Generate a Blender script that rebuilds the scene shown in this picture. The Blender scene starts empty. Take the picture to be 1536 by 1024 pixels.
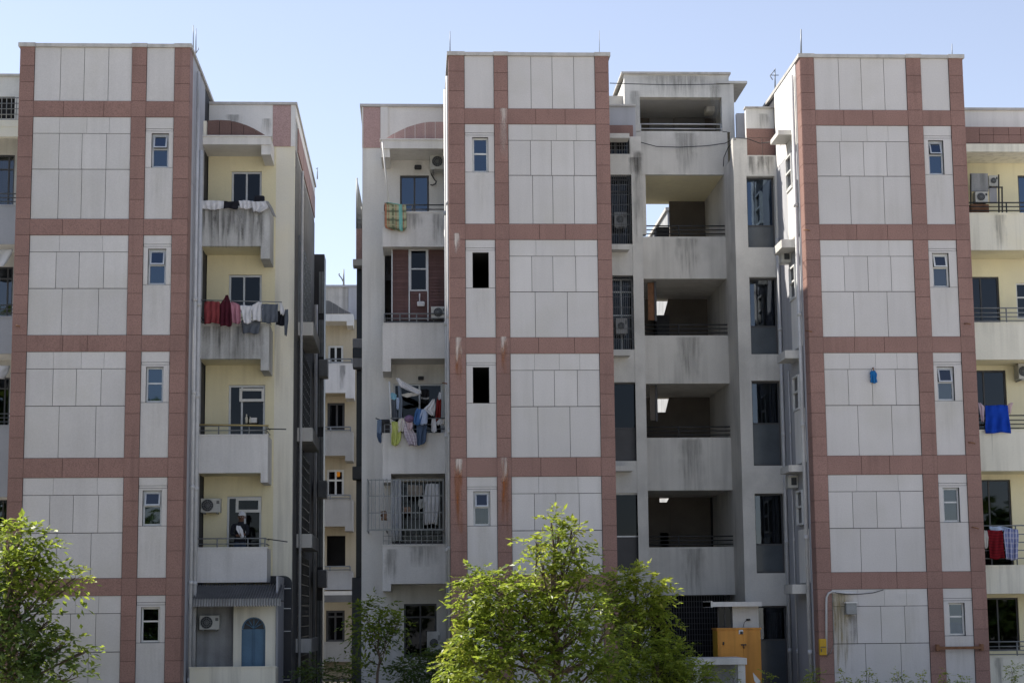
import bpy, bmesh, math, random
from mathutils import Vector, Matrix
import numpy as np
random.seed(7)
S = bpy.context.scene
COL = S.collection
R = math.radians

# ---------------------------------------------------------------- camera
CZ = 2.6                     # lens height above the ground in metres
DIST = 46.993                # lens to the front of the towers (Y = 0)
YAW, ROLL, PITCH, FPX = 0.0526873, -0.0097017, 0.1447499, 2800.0
FW = Vector((math.sin(YAW)*math.cos(PITCH), math.cos(YAW)*math.cos(PITCH), math.sin(PITCH)))
RT0 = Vector((math.cos(YAW), -math.sin(YAW), 0))
UP0 = RT0.cross(FW)
RT = RT0*math.cos(ROLL) + UP0*math.sin(ROLL)
UP = -RT0*math.sin(ROLL) + UP0*math.cos(ROLL)
CAM = Vector((0, -DIST, CZ))
cd = bpy.data.cameras.new("camera"); cam = bpy.data.objects.new("camera", cd); COL.objects.link(cam)
cam.matrix_world = Matrix(((RT.x, UP.x, -FW.x, CAM.x), (RT.y, UP.y, -FW.y, CAM.y), (RT.z, UP.z, -FW.z, CAM.z), (0, 0, 0, 1)))
cd.sensor_width = 36; cd.lens = FPX/1536*36; cd.clip_end = 3000; cd.clip_start = 0.1
S.camera = cam

def at(px, py, Y):
    """measured photo point -> world x, z on the vertical plane at depth Y"""
    d = FW + RT*((px-768)/FPX) - UP*((py-512)/FPX)
    t = (DIST+Y)/d.y
    return d.x*t, CZ+d.z*t
def rect(x0, y0, x1, y1, Y):
    xm, ym = (x0+x1)/2, (y0+y1)/2
    return at(x0, ym, Y)[0], at(x1, ym, Y)[0], at(xm, y1, Y)[1], at(xm, y0, Y)[1]
def ax(px, py, Y): return at(px, py, Y)[0]
def az(px, py, Y): return at(px, py, Y)[1]

# ---------------------------------------------------------------- mesh builder
class MB:
    def __init__(s): s.v = []; s.f = []; s.m = []; s.uv = []; s.sm = []
    def quad(s, pts, m=0, uv=None, smooth=False):
        n = len(s.v); s.v += [tuple(p) for p in pts]; s.f.append(tuple(range(n, n+len(pts)))); s.m.append(m); s.sm.append(smooth)
        s.uv.append(uv or ([(0, 0), (1, 0), (1, 1), (0, 1)] if len(pts) == 4 else [(0, 0)]*len(pts)))
    def box(s, x0, x1, y0, y1, z0, z1, m=0):
        if x1 < x0: x0, x1 = x1, x0
        n = len(s.v)
        s.v += [(x0,y0,z0),(x1,y0,z0),(x1,y1,z0),(x0,y1,z0),(x0,y0,z1),(x1,y0,z1),(x1,y1,z1),(x0,y1,z1)]
        for f in ((0,1,5,4),(1,2,6,5),(2,3,7,6),(3,0,4,7),(4,5,6,7),(3,2,1,0)):
            s.f.append(tuple(n+i for i in f)); s.m.append(m); s.sm.append(False); s.uv.append([(0,0),(1,0),(1,1),(0,1)])
        return s
    def bbox(s, x0, x1, y0, y1, z0, z1, b=.02, m=0):
        """box with chamfered edges"""
        bm = bmesh.new(); bmesh.ops.create_cube(bm, size=1)
        for v in bm.verts: v.co = Vector((x0+(v.co.x+.5)*(x1-x0), y0+(v.co.y+.5)*(y1-y0), z0+(v.co.z+.5)*(z1-z0)))
        bmesh.ops.bevel(bm, geom=list(bm.edges), offset=b, segments=2, affect='EDGES', profile=.6)
        bm.verts.ensure_lookup_table(); n = len(s.v)
        s.v += [tuple(v.co) for v in bm.verts]
        for f in bm.faces:
            s.f.append(tuple(n+v.index for v in f.verts)); s.m.append(m); s.sm.append(False); s.uv.append([(0,0)]*len(f.verts))
        bm.free(); return s
    def prism(s, pts, y0, y1, m=0):
        """outline in x,z (counter-clockwise seen from the front) given a thickness along y"""
        n = len(pts); k = len(s.v)
        s.v += [(x, y0, z) for x, z in pts] + [(x, y1, z) for x, z in pts]
        s.f.append(tuple(k+i for i in range(n))); s.f.append(tuple(k+n+i for i in reversed(range(n))))
        s.m += [m, m]; s.sm += [False, False]; s.uv += [[(0,0)]*n]*2
        for i in range(n):
            j = (i+1) % n
            s.f.append((k+i, k+n+i, k+n+j, k+j)); s.m.append(m); s.sm.append(False); s.uv.append([(0,0)]*4)
        return s
    def tube(s, pts, r, n=6, m=0, cap=True):
        pts = [Vector(p) for p in pts]
        rr = r if isinstance(r, (list, tuple)) else [r]*len(pts)
        base = len(s.v); prev = None
        for i, p in enumerate(pts):
            t = (pts[min(i+1, len(pts)-1)]-pts[max(i-1, 0)])
            t = t.normalized() if t.length > 1e-9 else Vector((0,0,1))
            a = prev if prev is not None else (Vector((1,0,0)) if abs(t.x) < .8 else Vector((0,1,0)))
            u = (a - t*a.dot(t)).normalized(); w = t.cross(u); prev = u
            for k in range(n):
                an = 2*math.pi*k/n
                s.v.append(tuple(p+(u*math.cos(an)+w*math.sin(an))*rr[i]))
        for i in range(len(pts)-1):
            for k in range(n):
                a = base+i*n+k; b = base+i*n+(k+1) % n
                s.f.append((a, b, b+n, a+n)); s.m.append(m); s.sm.append(True); s.uv.append([(0,0)]*4)
        if cap:
            for o, rev in ((base, True), (base+(len(pts)-1)*n, False)):
                idx = [o+k for k in range(n)]
                s.f.append(tuple(reversed(idx) if rev else idx)); s.m.append(m); s.sm.append(False); s.uv.append([(0,0)]*n)
        return s
    def wall(s, x0, x1, z0, z1, y0, y1, holes=(), m=0):
        """wall facing -y from y0 to y1 with rectangular holes (x0,x1,z0,z1), reveals included"""
        xs = sorted({x0, x1} | {min(max(h[i], x0), x1) for h in holes for i in (0, 1)})
        zs = sorted({z0, z1} | {min(max(h[i], z0), z1) for h in holes for i in (2, 3)})
        xs = [x for i, x in enumerate(xs) if i == 0 or x-xs[i-1] > 1e-5]
        zs = [z for i, z in enumerate(zs) if i == 0 or z-zs[i-1] > 1e-5]
        def solid(i, j):
            if i < 0 or j < 0 or i >= len(xs)-1 or j >= len(zs)-1: return False
            cx, cz = (xs[i]+xs[i+1])/2, (zs[j]+zs[j+1])/2
            return not any(h[0] < cx < h[1] and h[2] < cz < h[3] for h in holes)
        for i in range(len(xs)-1):
            for j in range(len(zs)-1):
                if not solid(i, j): continue
                a, b, c, d = xs[i], xs[i+1], zs[j], zs[j+1]
                s.quad([(a,y0,c),(b,y0,c),(b,y0,d),(a,y0,d)], m)
                s.quad([(b,y1,c),(a,y1,c),(a,y1,d),(b,y1,d)], m)
                if not solid(i-1, j): s.quad([(a,y1,c),(a,y0,c),(a,y0,d),(a,y1,d)], m)
                if not solid(i+1, j): s.quad([(b,y0,c),(b,y1,c),(b,y1,d),(b,y0,d)], m)
                if not solid(i, j-1): s.quad([(a,y1,c),(b,y1,c),(b,y0,c),(a,y0,c)], m)
                if not solid(i, j+1): s.quad([(a,y0,d),(b,y0,d),(b,y1,d),(a,y1,d)], m)
        return s
    def stain(s, x0, x1, z0, z1, y, m):
        s.quad([(x0,y,z0),(x1,y,z0),(x1,y,z1),(x0,y,z1)], m); return s
    def build(s, name, mats, parent=None):
        me = bpy.data.meshes.new(name)
        root = parent
        while root is not None and root.parent is not None: root = root.parent
        o = Vector(root.location) if root is not None else Vector((0,0,0))
        me.from_pydata([(x-o.x, y-o.y, z-o.z) for x, y, z in s.v], [], s.f)
        for mt in (mats if isinstance(mats, (list, tuple)) else [mats]): me.materials.append(mt)
        me.polygons.foreach_set("material_index", s.m)
        me.polygons.foreach_set("use_smooth", s.sm)
        uvl = me.uv_layers.new(name="uv")
        flat = [c for u in s.uv for p in u for c in p]
        uvl.data.foreach_set("uv", flat)
        me.update()
        ob = bpy.data.objects.new(name, me); COL.objects.link(ob)
        if parent is not None: ob.parent = parent
        return ob
def tag(o, label=None, cat=None, group=None, kind=None):
    for k, v in (("label", label), ("category", cat), ("group", group), ("kind", kind)):
        if v: o[k] = v
    return o
def thing(name, label, cat, loc, group=None):
    o = bpy.data.objects.new(name, None); COL.objects.link(o); o.location = loc; o.empty_display_size = .2
    return tag(o, label, cat, group)
def solo(mb, name, mats, label, cat, group=None, loc=None):
    """a thing that is a single mesh"""
    o = mb.build(name, mats)
    if loc is not None:
        L = Vector(loc)
        o.data.transform(Matrix.Translation(-L)); o.location = L
    return tag(o, label, cat, group)

# ---------------------------------------------------------------- materials
def nodes(name):
    m = bpy.data.materials.new(name); m.use_nodes = True
    nt = m.node_tree; nt.nodes.clear()
    return m, nt, nt.nodes.new('ShaderNodeOutputMaterial')
def N(nt, t, **kw):
    n = nt.nodes.new(t)
    for k, v in kw.items():
        if k in n.inputs: n.inputs[k].default_value = v
        else: setattr(n, k, v)
    return n
def noise(nt, pos, scale, detail=4, sc=(1,1,1)):
    mp = N(nt, 'ShaderNodeMapping'); mp.inputs['Scale'].default_value = sc
    nt.links.new(pos, mp.inputs['Vector'])
    n = N(nt, 'ShaderNodeTexNoise'); n.inputs['Scale'].default_value = scale; n.inputs['Detail'].default_value = detail
    nt.links.new(mp.outputs[0], n.inputs['Vector']); return n.outputs['Fac']
def ramp(nt, fac, a, b, ca=0., cb=1.):
    r = N(nt, 'ShaderNodeMapRange'); r.inputs['From Min'].default_value = a; r.inputs['From Max'].default_value = b
    r.inputs['To Min'].default_value = ca; r.inputs['To Max'].default_value = cb
    nt.links.new(fac, r.inputs['Value']); return r.outputs[0]
def math_(nt, op, a, b):
    n = N(nt, 'ShaderNodeMath', operation=op)
    for i, q in enumerate((a, b)):
        if isinstance(q, (int, float)): n.inputs[i].default_value = q
        else: nt.links.new(q, n.inputs[i])
    return n.outputs[0]
def mix(nt, fac, a, b):
    n = N(nt, 'ShaderNodeMix', data_type='RGBA')
    for sock, q in ((n.inputs[0], fac), (n.inputs[6], a), (n.inputs[7], b)):
        if isinstance(q, (int, float)): sock.default_value = q
        elif isinstance(q, tuple): sock.default_value = (*q, 1)[:4]
        else: nt.links.new(q, sock)
    return n.outputs[2]
def scalecol(nt, col, fac):
    n = N(nt, 'ShaderNodeVectorMath', operation='SCALE')
    if isinstance(col, tuple): n.inputs[0].default_value = col
    else: nt.links.new(col, n.inputs[0])
    nt.links.new(fac, n.inputs['Scale']); return n.outputs[0]
def surf(name, col, rough=.8, var=.12, scale=1.2, streak=0., streakcol=None, fine=.06, island=0., bump=0., metallic=0., spec=.3, blotch=None):
    """painted / plastered / stone surface: broad mottling, fine grain, rain streaks, per-piece tone"""
    m, nt, out = nodes(name)
    g = N(nt, 'ShaderNodeNewGeometry'); pos = g.outputs['Position']
    f = ramp(nt, noise(nt, pos, scale, 5), .25, .75, 1-var, 1+var)
    if fine: f = math_(nt, 'MULTIPLY', f, ramp(nt, noise(nt, pos, 34, 3), .3, .7, 1-fine, 1+fine))
    if island: f = math_(nt, 'MULTIPLY', f, ramp(nt, g.outputs['Random Per Island'], 0, 1, 1-island, 1+island))
    c = scalecol(nt, col, f)
    if blotch:
        c = mix(nt, ramp(nt, noise(nt, pos, blotch[1], 5), .5, .72, 0, blotch[2]), c, blotch[0])
    if streak:
        k = ramp(nt, noise(nt, pos, 1, 5, (5, 5, .28)), .46, .7, 0, streak)
        k2 = math_(nt, 'MULTIPLY', k, ramp(nt, noise(nt, pos, .45, 2), .35, .62))
        c = mix(nt, k2, c, streakcol or tuple(q*.35 for q in col))
    b = N(nt, 'ShaderNodeBsdfPrincipled'); b.inputs['Roughness'].default_value = rough; b.inputs['Metallic'].default_value = metallic
    b.inputs['Specular IOR Level'].default_value = spec
    nt.links.new(c, b.inputs['Base Color'])
    if bump:
        bp = N(nt, 'ShaderNodeBump'); bp.inputs['Strength'].default_value = bump; bp.inputs['Distance'].default_value = .02
        nt.links.new(noise(nt, pos, 22, 4), bp.inputs['Height']); nt.links.new(bp.outputs[0], b.inputs['Normal'])
    nt.links.new(b.outputs[0], out.inputs[0])
    return m
def granite_mat(name, col, dark):
    m, nt, out = nodes(name)
    g = N(nt, 'ShaderNodeNewGeometry'); pos = g.outputs['Position']
    f = ramp(nt, noise(nt, pos, .9, 4), .3, .7, .9, 1.1)
    f = math_(nt, 'MULTIPLY', f, ramp(nt, g.outputs['Random Per Island'], 0, 1, .93, 1.07))
    c = scalecol(nt, col, f)
    sp = noise(nt, pos, 40, 2)
    c = mix(nt, ramp(nt, sp, .5, .66, 0, .55), c, dark)
    c = mix(nt, ramp(nt, sp, .3, .42, .4, 0), c, tuple(min(1, q*1.4) for q in col))
    c = mix(nt, math_(nt, 'MULTIPLY', ramp(nt, noise(nt, pos, 1, 4, (7, 7, .4)), .5, .75, 0, .4), ramp(nt, noise(nt, pos, .5, 2), .4, .6)), c, tuple(q*.5 for q in col))
    b = N(nt, 'ShaderNodeBsdfPrincipled'); b.inputs['Roughness'].default_value = .62; b.inputs['Specular IOR Level'].default_value = .25
    nt.links.new(c, b.inputs['Base Color']); nt.links.new(b.outputs[0], out.inputs[0]); return m
def stain_mat(name, col, strength, sharp=False):
    """run-off mark: fades to its sides and foot, broken up by noise"""
    m, nt, out = nodes(name); m.blend_method = 'BLEND' if hasattr(m, 'blend_method') else None
    uv = N(nt, 'ShaderNodeUVMap', uv_map="uv"); sx = N(nt, 'ShaderNodeSeparateXYZ'); nt.links.new(uv.outputs[0], sx.inputs[0])
    g = N(nt, 'ShaderNodeNewGeometry')
    n1 = noise(nt, g.outputs['Position'], 1, 5, (14, 14, 1.2)); n2 = noise(nt, g.outputs['Position'], 3, 4)
    side = math_(nt, 'ABSOLUTE', math_(nt, 'SUBTRACT', sx.outputs[0], .5), 0)
    side = ramp(nt, math_(nt, 'ADD', side, ramp(nt, n2, .3, .7, -.12, .12)), .18, .46, 1, 0)
    v = math_(nt, 'ADD', sx.outputs[1], ramp(nt, n1, .3, .7, -.3, .3))
    foot = ramp(nt, v, 0, .75)
    top = ramp(nt, sx.outputs[1], .96, 1.0, 1, .9 if sharp else 0)
    a = math_(nt, 'MULTIPLY', math_(nt, 'MULTIPLY', side, foot), math_(nt, 'MULTIPLY', top, ramp(nt, n1, .3, .68, .35, 1)))
    a = math_(nt, 'MULTIPLY', a, strength)
    d = N(nt, 'ShaderNodeBsdfDiffuse'); d.inputs['Color'].default_value = (*col, 1)
    t = N(nt, 'ShaderNodeBsdfTransparent'); mx = N(nt, 'ShaderNodeMixShader')
    nt.links.new(a, mx.inputs[0]); nt.links.new(t.outputs[0], mx.inputs[1]); nt.links.new(d.outputs[0], mx.inputs[2]); nt.links.new(mx.outputs[0], out.inputs[0])
    return m
def glass_mat(name, tint=(.5,.55,.6), refl=(.7,.8,.95), f0=.1, rough=.02):
    m, nt, out = nodes(name)
    t = N(nt, 'ShaderNodeBsdfTransparent'); t.inputs[0].default_value = (*tint, 1)
    gl = N(nt, 'ShaderNodeBsdfGlossy'); gl.inputs['Color'].default_value = (*refl, 1); gl.inputs['Roughness'].default_value = rough
    lw = N(nt, 'ShaderNodeLayerWeight'); lw.inputs[0].default_value = .35
    g = N(nt, 'ShaderNodeNewGeometry')
    bp = N(nt, 'ShaderNodeBump'); bp.inputs['Strength'].default_value = .03; bp.inputs['Distance'].default_value = .03
    nt.links.new(noise(nt, g.outputs['Position'], 1.6, 2), bp.inputs['Height']); nt.links.new(bp.outputs[0], gl.inputs['Normal'])
    mx = N(nt, 'ShaderNodeMixShader')
    nt.links.new(ramp(nt, lw.outputs['Facing'], 0, 1, f0, min(1, f0+.6)), mx.inputs[0])
    nt.links.new(t.outputs[0], mx.inputs[1]); nt.links.new(gl.outputs[0], mx.inputs[2]); nt.links.new(mx.outputs[0], out.inputs[0])
    return m
def fabric(name, col, rough=.9, pattern=None):
    m, nt, out = nodes(name)
    g = N(nt, 'ShaderNodeNewGeometry'); pos = g.outputs['Position']
    c = scalecol(nt, col, ramp(nt, noise(nt, pos, 5, 4), .3, .7, .88, 1.1))
    if pattern:
        uv = N(nt, 'ShaderNodeUVMap', uv_map="uv"); sx = N(nt, 'ShaderNodeSeparateXYZ'); nt.links.new(uv.outputs[0], sx.inputs[0])
        for axis, freq, lo, wid, pc, st in pattern:
            ph = math_(nt, 'FRACT', math_(nt, 'MULTIPLY', sx.outputs[axis], freq), 0)
            k = math_(nt, 'MULTIPLY', math_(nt, 'GREATER_THAN', ph, lo), math_(nt, 'LESS_THAN', ph, lo+wid))
            c = mix(nt, math_(nt, 'MULTIPLY', k, st), c, pc)
    b = N(nt, 'ShaderNodeBsdfPrincipled'); b.inputs['Roughness'].default_value = rough; b.inputs['Specular IOR Level'].default_value = .1
    nt.links.new(c, b.inputs['Base Color']); nt.links.new(b.outputs[0], out.inputs[0]); return m
def glow(name, col, st):
    m, nt, out = nodes(name); e = N(nt, 'ShaderNodeEmission'); e.inputs[0].default_value = (*col, 1); e.inputs[1].default_value = st
    nt.links.new(e.outputs[0], out.inputs[0]); return m
def leaf_mat(name, c0, c1, c2, trans=.4):
    m, nt, out = nodes(name)
    g = N(nt, 'ShaderNodeNewGeometry')
    r = g.outputs['Random Per Island']
    c = mix(nt, ramp(nt, r, 0, .6), c0, c1); c = mix(nt, ramp(nt, r, .72, 1), c, c2)
    c = scalecol(nt, c, ramp(nt, noise(nt, g.outputs['Position'], 1.6, 3), .3, .7, .8, 1.2))
    b = N(nt, 'ShaderNodeBsdfPrincipled'); b.inputs['Roughness'].default_value = .42; b.inputs['Specular IOR Level'].default_value = .4
    nt.links.new(c, b.inputs['Base Color'])
    t = N(nt, 'ShaderNodeBsdfTranslucent')
    nt.links.new(scalecol(nt, mix(nt, .5, c, (.5, .62, .08)), ramp(nt, r, 0, 1, 1, 1.0)), t.inputs[0])
    mx = N(nt, 'ShaderNodeMixShader'); mx.inputs[0].default_value = trans
    nt.links.new(b.outputs[0], mx.inputs[1]); nt.links.new(t.outputs[0], mx.inputs[2]); nt.links.new(mx.outputs[0], out.inputs[0]); return m

M = {}
M['panel'] = surf('grey_cladding_panel', (.575,.552,.535), .75, .06, .5, .16, (.30,.29,.26), .05, .055, .1, blotch=((.46,.44,.37), .7, .3))
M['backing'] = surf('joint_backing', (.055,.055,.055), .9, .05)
M['granite'] = granite_mat('pink_granite', (.275,.163,.137), (.16,.096,.082))
M['granite_pale'] = granite_mat('weathered_pink_granite', (.44,.30,.28), (.25,.16,.15))
M['joint'] = surf('granite_joint', (.10,.06,.055), .9, .05)
M['cap'] = surf('parapet_cap', (.50,.48,.45), .8, .12, 3, .5, (.16,.15,.14))
M['white'] = surf('white_wall_paint', (.73,.715,.68), .8, .07, .8, .3, (.32,.31,.28), .04, 0, .06)
M['parapet_w'] = surf('pale_parapet_paint', (.68,.665,.645), .8, .09, 1.1, .35, (.32,.31,.28), .05, 0, .08)
M['parapet_d'] = surf('dirty_parapet_plaster', (.50,.50,.485), .85, .14, 1.2, .7, (.17,.17,.16), .08, 0, .1)
M['yellow'] = surf('yellow_wall_paint', (.82,.755,.52), .8, .07, .7, .25, (.48,.42,.27), .03, 0, .05, blotch=((.68,.63,.47), .5, .6))
M['cream'] = surf('cream_wall_paint', (.82,.785,.67), .8, .07, .7, .5, (.36,.34,.28), .03, 0, .05, blotch=((.78,.71,.50), .35, .8))
M['concrete'] = surf('bare_concrete', (.62,.605,.57), .88, .10, .9, .4, (.24,.235,.22), .05, 0, .12, blotch=((.38,.375,.355), 1.1, .5))
M['lilac'] = surf('grey_blue_render', (.42,.425,.45), .85, .07, .8, .3, (.25,.25,.26), .04)
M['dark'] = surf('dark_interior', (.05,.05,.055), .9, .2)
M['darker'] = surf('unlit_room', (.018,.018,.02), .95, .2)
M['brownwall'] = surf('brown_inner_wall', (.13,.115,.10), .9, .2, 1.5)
M['alu'] = surf('aluminium_frame', (.52,.53,.54), .45, .08, 4, metallic=.3)
M['wframe'] = surf('white_window_frame', (.66,.66,.64), .5, .08, 4)
M['dframe'] = surf('dark_window_frame', (.07,.07,.075), .5, .1)
M['steel'] = surf('grey_steel', (.23,.24,.245), .5, .15, 5, metallic=.4)
M['rail'] = surf('black_rail_paint', (.035,.036,.038), .5, .2, 5)
M['rust'] = surf('rusty_iron', (.20,.10,.055), .85, .3, 8)
M['pvc'] = surf('grey_pvc_pipe', (.55,.55,.55), .5, .12, 3, .5, (.3,.28,.25))
M['pipe_d'] = surf('dark_pipe', (.10,.105,.11), .5, .2, 3)
M['slat'] = surf('brown_slat_panel', (.15,.085,.08), .7, .14, 3, .3, (.06,.04,.04), .08, .12)
M['acwhite'] = surf('unit_casing', (.52,.52,.49), .55, .1, 4, .4, (.3,.27,.22))
M['acdark'] = surf('unit_grille', (.05,.055,.06), .5, .2)
M['orange'] = surf('orange_paint', (.60,.27,.05), .55, .14, 1.3, .8, (.35,.15,.03), .04)
M['ochre'] = surf('yellow_paint', (.55,.33,.02), .5, .15, 3, .4, (.25,.15,.02))
M['corr'] = surf('grey_corrugated_sheet', (.36,.365,.37), .6, .2, 2.5, .5, (.06,.06,.06), .1)
M['blue'] = surf('blue_door_paint', (.10,.19,.29), .55, .14, 2, .4, (.06,.10,.15))
M['navy'] = surf('dark_blue_glazing', (.022,.026,.036), .3, .3, 1)
M['plaster'] = surf('grey_stained_plaster', (.33,.335,.34), .9, .22, 1.4, .8, (.11,.11,.11), .08, blotch=((.42,.42,.43), 2.2, .6))
M['soil'] = surf('soil', (.07,.055,.04), .95, .3, .6, bump=.4, blotch=((.05,.07,.025), .8, .9))
M['roofgrey'] = surf('roof_felt', (.16,.16,.16), .95, .2)
M['panelgl'] = surf('grey_infill_panel', (.085,.098,.112), .15, .2, 1.5)
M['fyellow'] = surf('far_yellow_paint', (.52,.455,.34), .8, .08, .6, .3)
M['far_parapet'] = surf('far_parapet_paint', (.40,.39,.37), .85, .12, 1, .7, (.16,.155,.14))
M['granite_dirty'] = granite_mat('sooty_pink_granite', (.17,.105,.092), (.09,.06,.055))
M['corr_shade'] = surf('painted_rib_shade', (.17,.17,.17), .8, .2, 2.5)  # shade between the roof ribs, painted in as darker strips
M['tile'] = surf('dark_bathroom_tile', (.055,.055,.06), .45, .2, 2)
M['curtain'] = fabric('pale_curtain', (.42,.42,.40))
M['glass'] = glass_mat('window_glass', (.32,.35,.38), (.75,.83,.95), .07)
M['bluegl'] = glass_mat('blue_window_glass', (.10,.16,.24), (.50,.66,.88), .11)
M['darkgl'] = glass_mat('dark_window_glass', (.14,.15,.17), (.6,.66,.75), .022)
M['st_dark'] = stain_mat('dark_run_off', (.11,.107,.10), .52)
M['st_soft'] = stain_mat('soft_run_off', (.27,.265,.25), .42)
M['st_mid'] = stain_mat('grey_run_off', (.22,.215,.20), .45)
M['st_white'] = stain_mat('lime_run_off', (.74,.66,.60), .85, True)
M['st_rust'] = stain_mat('rust_run_off', (.36,.13,.045), .8, True)
M['st_ochre'] = stain_mat('ochre_run_off', (.34,.27,.12), .7, True)
# ---------------------------------------------------------------- heights shared by the three towers
LZ = [v+CZ for v in (14.3811, 12.9573, 12.543, 9.9086, 9.4963, 6.9609, 6.5473, 3.9025, 3.4193, .9571, .5347)]
rnd = random.Random(3)

def window(parent, x0, x1, z0, z1, y, frame='alu', glass='glass', vs=(), hs=(), fw=.045, tilt=None, name='window', curtain=None, bars=0):
    """framed window; vs / hs are fractions of the mullions, tilt = index of the row (from the top) whose sash hangs open"""
    f = MB(); d = .06
    f.box(x0, x0+fw, y, y+d, z0, z1); f.box(x1-fw, x1, y, y+d, z0, z1)
    f.box(x0+fw, x1-fw, y, y+d, z1-fw, z1); f.box(x0+fw, x1-fw, y, y+d, z0, z0+fw)
    xs = [x0+fw]+[x0+(x1-x0)*v for v in vs]+[x1-fw]; zs = [z1-fw]+[z1-(z1-z0)*h for h in hs]+[z0+fw]
    for v in xs[1:-1]: f.box(v-fw*.45, v+fw*.45, y+.004, y+d-.004, z0+fw, z1-fw)
    for h in zs[1:-1]: f.box(x0+fw, x1-fw, y-.003, y+d-.008, h-fw*.45, h+fw*.45)
    w = f.build(name, M[frame], parent)
    g = MB()
    for i in range(len(zs)-1):
        if i == tilt: continue
        for j in range(len(xs)-1):
            g.box(xs[j], xs[j+1], y+.028, y+.036, zs[i+1], zs[i])
    if g.v: g.build('pane', M[glass], w)
    if tilt is not None:
        s = MB(); a, b = zs[tilt+1], zs[tilt]; e = .035
        s.box(x0+fw, x1-fw, y-.01, y+.02, b-e, b); s.box(x0+fw, x1-fw, y-.01, y+.02, a, a+e)
        s.box(x0+fw, x0+fw+e, y-.01, y+.02, a+e, b-e); s.box(x1-fw-e, x1-fw, y-.01, y+.02, a+e, b-e)
        s.box(x0+fw+e, x1-fw-e, y+.002, y+.01, a+e, b-e, 1)
        t = R(rnd.uniform(14, 24)); c, sn = math.cos(t), math.sin(t)
        s.v = [(x, y+(yy-y)*c+(zz-b)*sn, b-(-(zz-b)*c)-(yy-y)*sn*0) for x, yy, zz in s.v]
        s.build('sash', [M[frame], M[glass]], w)
    if curtain:
        c = MB(); n = 26; xa, xb, za, zb = x0+(x1-x0)*curtain[0], x0+(x1-x0)*curtain[1], z0+(z1-z0)*curtain[2], z0+(z1-z0)*curtain[3]
        P = [(xa+(xb-xa)*i/n, y+.16+.025*math.sin(i*1.9)+.012*math.sin(i*.7)) for i in range(n+1)]
        for i in range(n):
            c.quad([(P[i][0], P[i][1], za), (P[i+1][0], P[i+1][1], za), (P[i+1][0], P[i+1][1], zb), (P[i][0], P[i][1], zb)], smooth=True)
        c.build('curtain', M['curtain'], w)
    return w

def panels(mb, x0, x1, z0, z1, y, cuts, gap, holes=()):
    xs = [x0]+[x0+(x1-x0)*c for c in cuts]+[x1]
    for a, b in zip(xs[:-1], xs[1:]):
        g0 = gap/2 if a > x0 else 0; g1 = gap/2 if b < x1 else 0
        mb.box(a+g0, b-g1, y, y+.028, z0, z1)

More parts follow.
